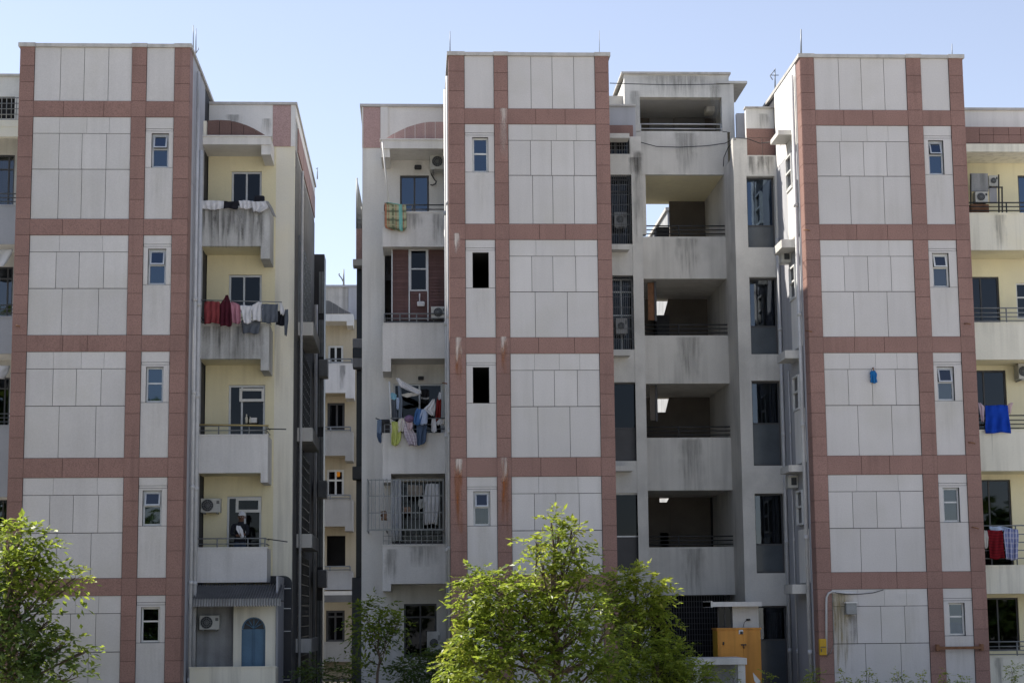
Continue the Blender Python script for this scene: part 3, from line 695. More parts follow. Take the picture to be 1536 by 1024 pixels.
# ---- white balcony wing left of the middle tower
xw0 = ax(543, 500, YW); zmt = az(605, 161, YW)
Mw = [rect(600,263,643.5,325,YW), rect(577,372,668,484,YW), rect(590,575,664,655,YW), rect(588,722,664,815,YW), rect(606,905,655,985,YW)]
w = MB(); w.wall(xw0, .95, 0, zmt, YW, YW+.2, Mw, 0)
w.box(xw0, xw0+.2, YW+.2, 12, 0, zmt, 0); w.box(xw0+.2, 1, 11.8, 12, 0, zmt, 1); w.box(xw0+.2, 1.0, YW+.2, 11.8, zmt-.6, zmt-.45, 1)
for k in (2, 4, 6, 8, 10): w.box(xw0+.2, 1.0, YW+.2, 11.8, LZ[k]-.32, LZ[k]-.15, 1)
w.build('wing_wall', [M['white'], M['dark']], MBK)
w = MB(); xa, xb = ax(545,190,YW), ax(570.5,190,YW); zc = az(560,222,YW)
w.box(xa, xb, YW-.03, YW, zc, zmt-.01, 1); w.box(xb+.006, ax(582,190,YW), YW-.045, YW, az(575,212,YW), zmt, 0); w.box(xw0-.012, xa-.004, YW-.03, YW, zc, zmt, 0)
w.build('parapet_render', [M['white'], M['granite_pale']], MBK)
c = MB(); c.box(xw0-.07, .95, YW-.08, YW+.25, zmt, zmt+.075); c.box(xw0-.07, xw0+.2, YW+.25, 12.05, zmt, zmt+.075); c.build('parapet_cap', M['cap'], MBK)
xb0, xb1 = ax(574, 500, YB), ax(671, 500, YB)
def beamM(y, xa=586.5): return (xb0, ax(xa, y, YB), az(580, y, YB))
m1 = balcony(MBK, (xb0, xb1, az(620,370,YB), az(620,319,YB), YB), YW, 'parapet_w', 'white', None, -1, extra=lambda b: (b.stain(ax(645,340,YB), ax(668,340,YB), az(650,366,YB), az(650,320,YB), YB-.004, 3), b.stain(ax(600,340,YB), ax(640,340,YB), az(620,345,YB), az(620,320,YB), YB-.004, 3)))
m2 = balcony(MBK, (xb0, xb1, az(620,537.5,YB), az(620,486,YB), YB), YW, 'parapet_w', 'white', beamM(557), -1)
m3 = balcony(MBK, (xb0, xb1, az(620,710,YB), az(620,651,YB), YB), YW, 'parapet_w', 'white', beamM(723), -1)
m4 = balcony(MBK, (xb0, xb1, az(620,875,YB), az(620,818,YB), YB), YW, 'parapet_w', 'white', beamM(886), -1, extra=lambda b: (b.stain(ax(575,860,YB), ax(600,860,YB), az(590,874,YB), az(590,822,YB), YB-.004, 3), b.stain(ax(605,840,YB), ax(660,840,YB), az(620,850,YB), az(620,818,YB), YB-.004, 3)))
rails(m1, xb0+.05, xb1, YB+.05, [az(630,307,YB), az(630,313.5,YB)], [xb0+.05, ax(619,310,YB), xb1-.05], zb=az(630,319,YB), ret=(xb0+.05, YW))
rails(m2, xb0+.05, xb1, YB+.05, [az(630,470,YB), az(630,477,YB), az(630,482,YB)], [xb0+.05, ax(600,480,YB), ax(625,480,YB), xb1-.05], zb=az(630,486,YB), mat='steel', ret=(xb0+.05, YW))
rails(m3, xb0+.05, xb1, YB+.05, [az(630,636,YB), az(630,643,YB)], [xb0+.05, ax(619,640,YB), xb1-.05], zb=az(630,651,YB), mat='steel', ret=(xb0+.05, YW))
c = MB(); zs0, zs1 = az(620,223.5,YB), az(620,211,YB)
c.box(xb0-.04, xb1, YB-.05, YW, zs0, zs1); c.box(xb0-.036, ax(585,230,YB), YB, YW, az(580,236,YB), zs0); c.box(xb0-.08, xb1, YB-.09, YB+.2, zs1, zs1+.035); c.build('canopy', M['white'], MBK)
arch_tiles([(668,209), (577,209), (588,202), (600,196), (612,190.5), (625,186.5), (636,184), (646,183), (668,183)], YB+.05, 6, MBK, 'granite_pale')
window(MBK, Mw[0][0], Mw[0][1], Mw[0][2], Mw[0][3], YW+.07, vs=(.5,), frame='dframe', glass='bluegl', fw=.05)
window(MBK, Mw[2][0], Mw[2][1], Mw[2][2], Mw[2][3], YW+.07, vs=(.53,), frame='alu', glass='darkgl', fw=.05)
window(MBK, Mw[4][0], Mw[4][1], Mw[4][2], Mw[4][3], YW+.07, vs=(.5,), hs=(.25,), frame='dframe', glass='darkgl', fw=.05)
window(MBK, Mw[3][0], Mw[3][1], Mw[3][2], Mw[3][3], YW+.07, vs=(.38,), hs=(), frame='dframe', glass='darkgl', fw=.05, curtain=(.66,.95,.3,.9))
# second-from-top balcony closed in with brown slatted panels
YE = YB+.42
e = MB(); zt_, zb_ = az(630,372,YE), az(630,480,YE)
for a, b, z0, z1 in ((588.5,612.5,zb_,zt_), (642.5,669.5,zb_,zt_), (615.5,641,zb_,az(628,437,YE))):
    xa, xb = ax(a,430,YE), ax(b,430,YE); n = max(3, int((z1-z0)/.085))
    for i in range(n):
        za, zc_ = z0+(z1-z0)*i/n, z0+(z1-z0)*(i+1)/n
        e.quad([(xa,YE-.012,za), (xb,YE-.012,za), (xb,YE+.016,zc_), (xa,YE+.016,zc_)])
    e.box(xa, xb, YE+.02, YE+.04, z0, z1)
sl = e.build('slat_screen', M['slat'], MBK)
f = MB()
for a in (588, 613.8, 641.8): f.box(ax(a-.9,430,YE), ax(a+.9,430,YE), YE-.03, YE+.05, zb_-.02, zt_)
f.box(ax(588,430,YE), ax(613,430,YE), YE-.028, YE+.048, zt_-.04, zt_-.001); f.box(ax(614.5,430,YE), ax(641,430,YE), YE-.028, YE+.048, zb_+.02, zb_+.06)
f.build('screen_frame', M['alu'], sl)
q = rect(614.6,374,641,436.5,YE); window(MBK, q[0], q[1], q[2], q[3], YE, hs=(.47,), frame='alu', glass='darkgl', fw=.04)
# floor 4: projecting burglar cage
g = MB(); YG = 2.25; x0, x1, z0, z1 = rect(551,718,665,794.5,YG)
for i in range(20):
    x = x0+(x1-x0)*i/19; g.box(x-.010, x+.010, YG, YG+.02, z0, z1)
for z in (z0, z0+.02, z0+(z1-z0)*.34, z0+(z1-z0)*.67, z1-.02): g.box(x0-.012, x1+.012, YG+.021, YG+.036, z-.012, z+.012)
for i in range(5):
    y = YG+.05+i*.36
    for x in (x0, x1): g.box(x-.012, x+.012, y, y+.022, z0, z1)
for z in (z0, z1):
    for x in (x0, x0+.5, x1): g.box(x-.011, x+.011, YG+.037, YW, z-.014, z+.014)
zl = az(620,817,YG+.4)
for i in range(12):
    x = xb0+.02+(x1-xb0-.02)*i/11; g.box(x-.008, x+.008, YB+.04, YB+.056, m4['zt'] if 'zt' in m4 else az(620,817,YB), az(620,795,YB))
for z in (az(620,803,YB), az(620,810,YB)): g.box(xb0+.02, x1, YB+.057, YB+.07, z-.008, z+.008)
g.build('window_cage', M['steel'], MBK)
# drainpipes in the corner of wing and tower
for px, r, Y in ((669.6, .05, 2.2), (672.6, .04, .9)):
    p = MB(); x = ax(px, 500, Y); p.tube([(x, Y, 0), (x, Y, LZ[0]-.3)], r, 8)
    for z in np.arange(1.2, 16, 3.0): p.tube([(x, Y, z), (x, Y, z+.12)], r*1.3, 8)
    p.build('drainpipe', M['pvc'], MBK)
# back wing showing as a dark strip at the far left end
x0 = ax(533.5, 600, 9.0); YV = 9.
w = MB(); w.box(x0+.02, xw0+.6, YV+.05, 14, 0, az(538,395,YV)); 
w.box(x0, xw0, YV-.01, YV+.05, az(538,393,YV), az(538,343,YV), 1)
w.build('back_wing', [M['navy'], M['granite_pale'], M['lilac']], MBK)
for t, b, m in ((393,403,'concrete'), (511,525,'lilac'), (525,540,'navy'), (540,554,'lilac'), (701,720,'roofgrey'), (866,1040,'roofgrey')):
    c = MB(); c.bbox(x0-.08, xw0+.1, YV-.5, YV+.04, az(538,b,YV), az(538,t,YV), .02); c.build('back_ledge', M[m], MBK)
g = MB()
for x in (x0+.03, x0+.16): g.tube([(x, YV, az(538,343,YV)), (x, YV, az(538,310,YV))], .012, 5)
for py in (322, 329, 336): g.tube([(x0, YV, az(538,py,YV)), (xw0, YV, az(538,py,YV))], .012, 5)
g.tube([(x0+.02, YV, az(538,343,YV)), (x0+.02, YV, az(538,267,YV))], .025, 6)
g.prism([(x0+.03, az(538,343,YV)), (xw0, az(538,343,YV)), (x0+.05, az(538,272,YV))], YV+.1, YV+.14)
g.build('stair_mast', M['steel'], MBK)

# ================================================================ STAIR CORE
YK, YP = 3.4, 5.0        # bay fronts, stair parapets
# left bay
xk0, xk1 = 5.0, ax(966.5, 500, YK)
LBW = [rect(916,262,948.5,366,YK), rect(918,413,953.5,524,YK), rect(921,573,957,691,YK), rect(923,739,960.5,857,YK), rect(925,905,962,990,YK), rect(914,205,944.5,231,YK)]
zk = az(955, 205, YK)
w = MB(); w.wall(xk0, xk1, 0, zk, YK, YK+.25, LBW); w.box(xk1-.2, xk1, YK+.25, 9, 0, zk, 0); w.box(xk0, xk1-.2, YK+1.6, YK+1.8, 0, zk, 1)
w.wall(ax(935,205,YK), xk1+.008, 0, zk-.003, YK-.012, YK, [(-9, ax(949.5+(k*3.6),400,YK), 0, 99) for k in (0,)])
w.stain(ax(948,260,YK), ax(966,260,YK), az(955,365,YK), az(955,225,YK), YK-.016, 2); w.stain(ax(940,240,YK), ax(962,240,YK), az(950,262,YK), az(950,236,YK), YK-.017, 2)
w.build('bay_wall', [M['concrete'], M['darker'], M['st_dark']], MBK)
w = MB(); w.box(xk0, ax(953,170,YK+.6), YK+.6, YK+.8, zk-.5, az(935,160,YK+.6), 0); w.box(xk0, ax(949.5,195,YK+.55), YK+.55, YK+.6, zk-.4, az(935,188,YK+.55), 1)
w.box(xk0, ax(953.5,170,YK+.6), YK+.52, YK+.85, az(935,160,YK+.6), az(935,157.5,YK+.6), 2)
w.build('bay_parapet', [M['lilac'], M['granite'], M['cap']], MBK)
w = MB(); w.box(xk0, ax(950,150,YK+2), YK+2, YK+2.2, az(935,160,YK+2)-1, az(935,144,YK+2)); w.build('roof_parapet', M['cap'], MBK)
w = MB(); w.box(ax(1105,180,YK+1.2), 10.1, YK+1.2, YK+1.4, az(1120,233,YK+1.2), az(1120,170,YK+1.2)); w.build('roof_parapet', M['lilac'], MBK)
c = MB(); c.box(xk0, ax(944,200,YK-.5), YK-.5, YK, az(930,207,YK-.5), az(930,200,YK-.5)); c.build('window_ledge', M['concrete'], MBK)
for a, b, t, bt in ((914,944,366,374), (916,945.5,525,533), (919,949,698,706)):
    c = MB(); c.box(xk0, ax(b,t,YK-.45), YK-.45, YK+.0, az(930,bt,YK-.45), az(930,t,YK-.45)); c.build('window_ledge', M['concrete'], MBK)
for i, q in enumerate(LBW):
    if i == 5: window(MBK, q[0], q[1], q[2], q[3], YK+.15, vs=(.33,.66), frame='dframe', glass='darkgl', fw=.035)
    else: window(MBK, q[0], q[1], q[2], q[3], YK+(.55 if i < 2 else .15), vs=(.5,) if i < 2 else (), hs=(.18,.5) if i < 2 else ((.58,) if i == 2 else (.55,)), frame='alu' if i in (1,3) else 'dframe', glass='darkgl', fw=.04)
for i in (2, 3):
    q = LBW[i]; g = MB(); cut = .58 if i == 2 else .55; g.box(q[0]+.04, q[1]-.04, YK+.158, YK+.172, q[2]+.04, q[3]-(q[3]-q[2])*cut-.02); g.build('lower_panel', M['tile'], MBK)
for i in (0, 1, 5):
    q = LBW[i]; g = MB(); n = 13 if i < 5 else 9
    for k in range(n): x = q[0]+(q[1]-q[0])*k/(n-1); g.box(x-.006, x+.006, YK+.03, YK+.042, q[2], q[3])
    for k in range(8 if i < 5 else 5): z = q[2]+(q[3]-q[2])*k/(7 if i < 5 else 4); g.box(q[0], q[1], YK+.043, YK+.055, z-.007, z+.007)
    g.build('window_grille', M['pipe_d'], MBK)
# right bay
xr0, xr1 = ax(1107, 500, YK), 10.14
RBW = [rect(1121,264,1163.5,371,YK), rect(1125.5,415.5,1168,531,YK), rect(1129,570.5,1173,698,YK), rect(1133.5,739.5,1178,859,YK), rect(1139,908,1183,1030,YK)]
zr = az(1140, 233, YK)
w = MB(); w.wall(xr0, xr1, 0, zr, YK, YK+.3, RBW); w.box(xr0, xr0+.2, YK+.3, 9, 0, zr, 0); w.box(xr0+.2, xr1, YK+1.2, YK+1.4, 0, zr, 1)
w.box(xr0, ax(1120.5,220,YK), YK-.002, YK+.3, zr, az(1110,207,YK), 0)
for a, b in ((1124,1131), (1138,1146), (1150,1158)): w.stain(ax(a-4,245,YK), ax(b+4,245,YK), az(1140,262,YK), az(1140,234,YK), YK-.004, 2)
w.build('bay_wall', [M['concrete'], M['darker'], M['st_dark']], MBK)
w = MB(); za, zb2 = zr-.3, az(1140,193,YK+.35)
xs = [ax(1120,210,YK+.35), ax(1143,210,YK+.35), xr1+.1]
zm = az(1140,207,YK+.35)
for a, b in zip(xs[:-1], xs[1:]): w.box(a+.006, b-.006, YK+.35, YK+.38, za, zm-.006, 1)
w.box(xs[0]+.006, xs[2], YK+.35, YK+.38, zm+.006, zb2, 1)
w.box(xs[0], xr1+.1, YK+.38, YK+.55, za, az(1140,163,YK+.38), 0)
w.box(xs[0]-.03, xr1+.1, YK+.30, YK+.6, az(1140,163,YK+.38), az(1140,161,YK+.38), 3); w.stain(xs[1]-.1, xs[1]+.25, az(1145,193,YK+.35), az(1145,170,YK+.35), YK+.376, 4)
w.build('bay_parapet', [M['white'], M['granite'], M['lilac'], M['cap'], M['st_mid']], MBK)
for i, q in enumerate(RBW):
    cut = (.68, .63, .50, .64, .42)[i]
    window(MBK, q[0], q[1], q[2], q[3], YK+.22, vs=(), hs=(cut,), frame='dframe', glass='bluegl' if i == 0 else 'glass', fw=.05, curtain=((.3,.85,.5,.92) if i == 4 else None))
    g = MB(); g.box(q[0]+.05, q[1]-.05, YK+.228, YK+.244, q[2]+.04, q[3]-(q[3]-q[2])*cut); g.build('lower_panel', M['panelgl'] if 'panelgl' in M else M['navy'], MBK)
# stair landings: parapets, slabs, walls; open at the back on the left side
xp0, xp1 = ax(960, 500, YP), ax(1099, 500, YP)
par = [(262,197,1), (418,355,2), (575,503,3), (735,656,4), (892,820,5)]
YBK = 8.6
for i, (b, t, k) in enumerate(par):
    z0, z1 = az(1030,b,YP), az(1030,t,YP)
    c = MB(); c.box(xp0, xp1, YP, YP+.14, z0, z1); c.box(xp0, xp1, YP+.14, YBK+.4, z0+.02, z0+.16, 1)
    xm = ax(1028+i*3, t, YP)
    c.stain(xm-.42, xm+.42, z0-.1+.1, z1-.02, YP-.004, 2)
    c.build('landing_parapet', [M['concrete'], M['yellow'] if i == 0 else M['concrete'], M['st_soft']], MBK)
op = [(263,355), (418,503), (575,656), (735,820), (893,1020)]
for i, (t, b) in enumerate(op):
    zt_, zb_ = az(1030,t,YP)+.1, az(1030,b,YP)-1.2
    zf = zb_+.2
    # solid part of the landing's back wall and the beam over it
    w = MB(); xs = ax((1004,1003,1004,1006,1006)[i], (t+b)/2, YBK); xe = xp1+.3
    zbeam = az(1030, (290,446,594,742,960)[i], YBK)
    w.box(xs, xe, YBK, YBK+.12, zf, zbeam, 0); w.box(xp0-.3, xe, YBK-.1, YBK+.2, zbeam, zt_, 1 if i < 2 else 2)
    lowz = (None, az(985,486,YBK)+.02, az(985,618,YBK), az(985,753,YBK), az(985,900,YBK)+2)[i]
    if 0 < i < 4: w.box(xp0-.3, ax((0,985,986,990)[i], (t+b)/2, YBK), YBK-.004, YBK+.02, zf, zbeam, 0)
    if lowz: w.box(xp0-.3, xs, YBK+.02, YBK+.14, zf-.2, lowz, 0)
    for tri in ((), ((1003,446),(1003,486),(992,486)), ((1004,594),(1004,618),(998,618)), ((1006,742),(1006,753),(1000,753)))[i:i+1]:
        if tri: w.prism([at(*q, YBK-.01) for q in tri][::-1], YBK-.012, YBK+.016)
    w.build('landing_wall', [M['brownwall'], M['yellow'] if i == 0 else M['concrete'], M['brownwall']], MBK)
    d = MB(); xd = ax(1066, (t+b)/2, YBK); d.box(xd, xd+.05, YBK-.06, YBK, zf, zbeam-.05); d.box(ax(1080,400,YBK-.3), ax(1086,400,YBK-.3), 6.2, 7.4, zf, zbeam-.1); d.build('landing_door', M['darker'], MBK)
    if i < 4:
        zr_ = [az(1030, b-q, YP+.1) for q in (16, 10, 4)]
        rails(MBK, xp0+.1, xp1-.05, YP+.1, zr_, [ax(1019,b,YP), xp1-.1], r=.02, zb=az(1030,b,YP))
        g = MB(); g.bbox(ax(984,b,YBK-.6), ax(1004,b,YBK-.6), YBK-.7, YBK-.1, zf, az(990,b-(14 if i != 1 else 30),YBK-.6), .05); 
        if i in (0, 1): solo(g, 'storage_box', M['dark'], ('dark box standing on the uppermost open stair landing', 'tall dark box standing on the second open stair landing')[i], 'box', loc=(ax(994,b,YBK), YBK-.4, zf))
for i, (a, b, t, bt) in enumerate(((972,984,424,480), (975,985.5,578,630))):
    g = MB(); q = rect(a,t,b,bt,YP+.5); g.box(q[0], q[1], YP+.5, YP+.54, q[2], q[3]); g.box(q[1]-.05, q[1]+.012, YP+.46, YP+.58, q[2]-.03, q[3]+.03, 1)
    g.build('open_shutter', [M['rust'] if i == 0 else M['brownwall'], M['dframe']], MBK)
g = MB(); q = rect(1073,308,1079,319,7); g.bbox(q[0], q[1], YBK-.08, YBK-.01, q[2], q[3], .02); g.build('meter_box', M['dark'], MBK)
# ground opening mesh
g = MB(); x0, x1, z0, z1 = rect(1000,893,1096,1000,YP+.2)
for i in range(26): x = x0+(x1-x0)*i/25; g.box(x-.008, x+.008, YP+.2, YP+.216, 0, z1)
for i in range(20): z = z1*(i+1)/20; g.box(x0, x1, YP+.217, YP+.23, z-.008, z+.008)
g.build('security_mesh', M['dframe'], MBK)
w = MB(); w.box(xp0-.3, xp1, YP+1.8, YP+1.9, 0, z1+.2); w.build('landing_wall', M['darker'], MBK)
# penthouse over the stair
YT = 5.0
w = MB(); hx = rect(960,146,1083,198,YT)
zt = az(1010,112,YT); xa, xb = ax(937,150,YT), ax(1102,190,YT); xtop = ax(1093, 120, YT)
zstep = az(1090,126,YT)
w.wall(xa, xtop, hx[2], zt, YT, YT+.3, [(hx[0], hx[1], hx[2]-1, hx[3])]); w.box(xtop, xb, YT+.004, YT+.3, hx[2]-1.5, zstep)
w.box(xa, xa+.3, YT+.3, 7.7, hx[2]-.8, zt); w.box(xp0-.02, ax(968,250,YT), YT+.02, YT+.3, hx[2]-3, hx[2]); w.box(xtop-.0, xb, YT+.3, 9, hx[2]-1.5, zstep-.002)
w.box(xa+.3, xtop, YT+.3, 8.5, hx[3]+.02, hx[3]+.2, 1); w.box(xa+.3, xtop, 7.4, 7.6, hx[2]-.8, hx[3]+.02, 2); w.box(xa, xtop, YT+.31, 8.5, zt-.12, zt-.02)
w.stain(xa+.3, xtop-.3, hx[3]+.02, zt-.02, YT-.004, 3); w.stain(xtop-.6, xtop-.2, hx[2], hx[3]+.4, YT-.004, 3); w.stain(xa+.1, xa+.5, hx[2]+.2, hx[3]+.2, YT-.005, 3)
w.build('penthouse_wall', [M['concrete'], M['lilac'], M['brownwall'], M['st_soft']], MBK)
c = MB(); c.box(xa-.09, xtop+.05, YT-.08, YT+.5, zt, zt+.06); c.box(xa-.09, xa+.35, YT+.5, 7.3, zt, zt+.06); c.build('parapet_cap', M['cap'], MBK)
c = MB(); xo = ax(1121, 128, YT-.05); c.box(xb-.5, xo, YT-.05, 7.0, zstep+.005, zstep+.075); c.build('roof_overhang', M['concrete'], MBK)
g = MB(); 
for a, b in ((974, 1010), (1011.5, 1057)): q = rect(a,157,b,198,7.3); g.box(q[0], q[1], 7.3, 7.39, q[2], q[3])
g.build('penthouse_door', M['roofgrey'], MBK)
g = MB(); q = rect(1058,150,1071,170,6.2); g.bbox(q[0], q[1], 6.0, 6.5, q[2], q[3], .03); g.box(q[0]+.05, q[1]-.05, 6.1, 6.4, q[3], hx[3]+.02); g.build('vent_duct', M['concrete'], MBK)
rails(MBK, hx[0]-.02, hx[1]+.02, YT+.1, [az(1020,185,YT), az(1020,192,YT)], [hx[0]+.02, hx[1]-.02], mat='alu', r=.022, zb=hx[2])
p = MB(); xq = ax(1093.5, 400, YP-.1); p.tube([(xq, YP-.1, 0), (xq, YP-.1, 13.6)], .035, 8); p.build('drainpipe', M['concrete'], MBK)
# ---- left flank of the right tower: ledges, slit windows, pipes
XR = 10.12
w = MB()
w.box(XR-.03, XR+.01, .49, 3.4, LZ[2]-.35, LZ[0]-.02, 0); w.box(XR-.028, XR+.01, .49, 3.4, 0, LZ[2]-.36, 1)
w.build('flank_render', [M['white'], M['lilac']], MBK)
led = [(195,202), (359,371), (525,537), (697,707), (876,890)]
for i, (t, b) in enumerate(led):
    c = MB(); z1, z0 = az(1184,t,.9), az(1184,b,.9); c.box(XR-.45, XR-.03, .9, 2.0, z0, z1)
    c.build('unit_ledge', [M['concrete']], MBK)
    if i < 4:
        zz = (az(1190,t+65,1.2), az(1190,t+140,1.2))
        c = MB(); c.box(XR-.09, XR-.03, .62, 1.7, az(1190,led[i+1][0]-2,1.2), az(1190,led[i+1][0]-82,1.2)); c.build('flank_panel', M['white'], MBK)
        q = (1.0, 1.75); wz1, wz0 = az(1195,led[i][0]+(38 if i != 1 else 40),1.3), az(1195,led[i][0]+90,1.3)
        f = MB()
        for ya_, yb2 in ((q[0], q[0]+.05), (q[1]-.05, q[1])): f.box(XR-.12, XR-.03, ya_, yb2, wz0, wz1)
        for z in (wz0, (wz0+wz1)/2, wz1-.05): f.box(XR-.12, XR-.03, q[0]+.05, q[1]-.05, z, z+.05)
        f2 = f.build('window', M['wframe'], MBK); g = MB(); g.box(XR-.06, XR-.035, q[0]+.05, q[1]-.05, wz0+.05, wz1-.05); g.build('pane', M['navy'], f2)
for px, r, Y, zt_ in ((1163.5, .045, 3.25, 12.8), (1196.5, .05, .62, LZ[0]-.3), (1187, .02, 2.4, 9)):
    p = MB(); x = XR-.03-r-.02; p.tube([(x, Y, 0), (x, Y, zt_)], r, 8)
    for z in np.arange(1.5, zt_-1, 2.9): p.tube([(x, Y, z), (x, Y, z+.12)], r*1.25, 8)
    p.build('drainpipe', M['pvc'], MBK)

# ================================================================ RIGHT WING
xq0, xq1 = 14.40, ax(1600, 500, YB)
zt = az(1490,166,YW-.4)
rw = [rect(1528,263,1600,325,YW), rect(1457,415,1500,500,YW), rect(1525,424,1560,478,YW), rect(1464,555,1511,660,YW), rect(1473,719,1519,860,YW), rect(1480,896,1529,975,YW)]
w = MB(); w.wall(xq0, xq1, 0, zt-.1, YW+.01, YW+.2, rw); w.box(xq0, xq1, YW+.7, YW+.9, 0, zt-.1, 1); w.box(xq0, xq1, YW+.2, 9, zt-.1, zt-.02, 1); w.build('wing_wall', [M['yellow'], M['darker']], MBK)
w = MB(); w.box(xq0, xq1, YW-.4, YW, az(1490,215,YW-.4), zt); w.box(xq0, xq1, YW-.46, YW+.1, zt, zt+.07, 1); w.build('wing_parapet', [M['white'], M['cap']], MBK)
w = MB(); z0, z1 = az(1490,214.5,YB+.05), az(1490,190.5,YB+.05); zm = (z0+z1)/2
xs = [xq0]+[ax(q, 200, YB+.05) for q in (1469, 1490, 1513, 1531, 1552)]+[xq1]
for i, (a, b) in enumerate(zip(xs[:-1], xs[1:])):
    if i == 0: w.box(a+.005, b-.005, YB+.05, YB+.2, z0, z1)
    else: w.box(a+.005, b-.005, YB+.05, YB+.2, z0, zm-.005); w.box(a+.005, b-.005, YB+.05, YB+.2, zm+.005, z1)
w.build('granite_upstand', [M['granite']], MBK)
c = MB(); c.box(xq0, xq1, YB-.02, YW, az(1490,228,YB), az(1490,216,YB)); c.build('canopy', [M['cream']], MBK)
for i, (t, b) in enumerate(((321,375), (485,539), (646,706), (849,890), (985,1040))):
    bb = balcony(MBK, (xq0, xq1, az(1490,b,YB), az(1490,t,YB), YB), YW, 'cream', 'yellow', None, 0, extra=None if i in (1, 3) else lambda b_, t=t, b=b: b_.stain(ax(1472+(t*7)%23,t,YB), ax(1488+(t*11)%29,t,YB), az(1480,b,YB), az(1480,t,YB), YB-.004, 4))
    zs = [az(1490,t-q,YB+.05) for q in ((17,11,5) if i in (0,) else ((23,16,10,4) if i != 3 else (61,48,36,24,12)))]
    rails(bb, xq0, xq1, YB+.05, zs, [ax(q,t,YB) for q in ((1511,1570) if i < 3 else (1527,1570))], r=.02, mat='rail' if i in (0,2) else 'steel', zb=az(1490,t,YB))
for i, (q, kw) in enumerate(zip(rw, (dict(vs=(.3,)), dict(vs=(.38,)), dict(hs=(.4,)), dict(vs=(.3,)), dict(vs=(.3,)), dict(vs=(.38,))))):
    window(MBK, q[0], q[1], q[2], q[3], YW+.07, frame='dframe' if i not in (2,) else 'wframe', glass='darkgl' if i else 'bluegl', fw=.045, **kw)

# ================================================================ REAR TOWER seen through the stairwell
RT_ = thing('apartment_tower', 'sunlit pale tower glimpsed through the open stair landings', 'tower', (12, 21, 0))
w = MB(); xr_ = ax(1000.5, 290, 19)
w.box(xr_, xr_+7, 19, 26, 0, 17); w.build('tower_wall', M['plaster'], RT_)
c = MB(); c.box(xr_-.08, xr_+7.1, 18.9, 26.1, 17.002, 17.12); c.build('parapet_cap', M['cap'], RT_)
# ================================================================ small things
def f3(px, py, Y): x, z = at(px, py, Y); return (x, Y, z)
def ac_unit(label, px, Y, d=.28, fan=.40, group='outdoor air conditioners', stand=False, case='acwhite', cat='air conditioner'):
    x0, x1, z0, z1 = rect(*px, Y); w, h = x1-x0, z1-z0
    t = thing('air_conditioner', label, cat, ((x0+x1)/2, Y+d/2, z0), group)
    c = MB(); c.bbox(x0, x1, Y, Y+d, z0, z1, .012); c.build('casing', M[case], t)
    r = min(h*.43, w*.30); cx, cz = x0+w*fan, (z0+z1)/2
    g = MB(); n = 22
    g.prism([(cx+r*math.cos(2*math.pi*i/n), cz+r*math.sin(2*math.pi*i/n)) for i in range(n)], Y-.006, Y+.004)
    gr = g.build('fan_grille', M['acdark'], t)
    g = MB()
    for q in (.35, .68, 1.0): g.tube([(cx+r*q*math.cos(2*math.pi*i/n), Y-.012, cz+r*q*math.sin(2*math.pi*i/n)) for i in range(n+1)], .006, 4)
    for i in range(6): a = math.pi*i/6; g.tube([(cx-r*math.cos(a), Y-.012, cz-r*math.sin(a)), (cx+r*math.cos(a), Y-.012, cz+r*math.sin(a))], .005, 4)
    g.build('wire_guard', M['steel'], gr)
    g = MB()
    for k in range(5): z = z1-h*(.18+.045*k); g.box(x1-w*.20, x1-w*.05, Y-.004, Y+.002, z-.008, z+.004)
    g.build('vent', M['acdark'], t)
    b = MB()
    if stand:
        for x in (x0+.05, x1-.08): b.box(x, x+.03, Y+.02, Y+.05, 0, z0); b.box(x, x+.03, Y+d-.05, Y+d-.02, 0, z0)
    else:
        for x in (x0+w*.15, x0+w*.8): b.box(x, x+.03, Y+.01, Y+d+.25, z0-.035, z0); 
    b.build('bracket', M['steel'], t)
    return t
ac_unit('grey air conditioner on the yellow wall beside the lowest yellow balcony window', (301,747,330.5,768), 3.45, .35, .34)
ac_unit('air conditioner on the stained grey plaster left of the blue arched door', (299,922.5,329,943.5), 1.5, .3, .36)
ac_unit('air conditioner hanging under the canopy above the top white balcony', (645,231,671,253.5), 3.3, .5, .42)
ac_unit('small white air conditioner standing below the brown slatted screen', (646.5,459.5,669,477.5), 2.68, .25, .48)
ac_unit('tall pale unit standing on the ground floor beside the dark window', (640.5,946.5,661,981), 2.9, .4, .5, stand=True)
ac_unit('air conditioner inside the topmost caged window beside the open stairwell', (922,318,940,340), 3.52, .3, .45, case='plaster')
ac_unit('air conditioner inside the second caged window beside the open stairwell', (924,477,941,500), 3.52, .3, .45, case='plaster')
ac_unit('white air conditioner at the right edge of the picture above the blue sheet', (1528,545,1552,568), 3.4, .4, .3)
for lab, (t, b) in (('small white box unit on the tower flank under the second ledge', (378,397)), ('small white box unit on the tower flank under the fourth ledge', (714,733))):
    c = MB(); z1, z0 = az(1181,t,2.1), az(1181,b,2.1); c.bbox(XR-.30, XR-.035, 1.75, 2.15, z0, z1, .02); c.box(XR-.22, XR-.08, 1.735, 1.75, z0+.08, z1-.06, 1)
    solo(c, 'wall_unit', [M['acwhite'], M['acdark']], lab, 'wall unit', 'wall units on the tower flank', (XR-.15, 1.95, z0))
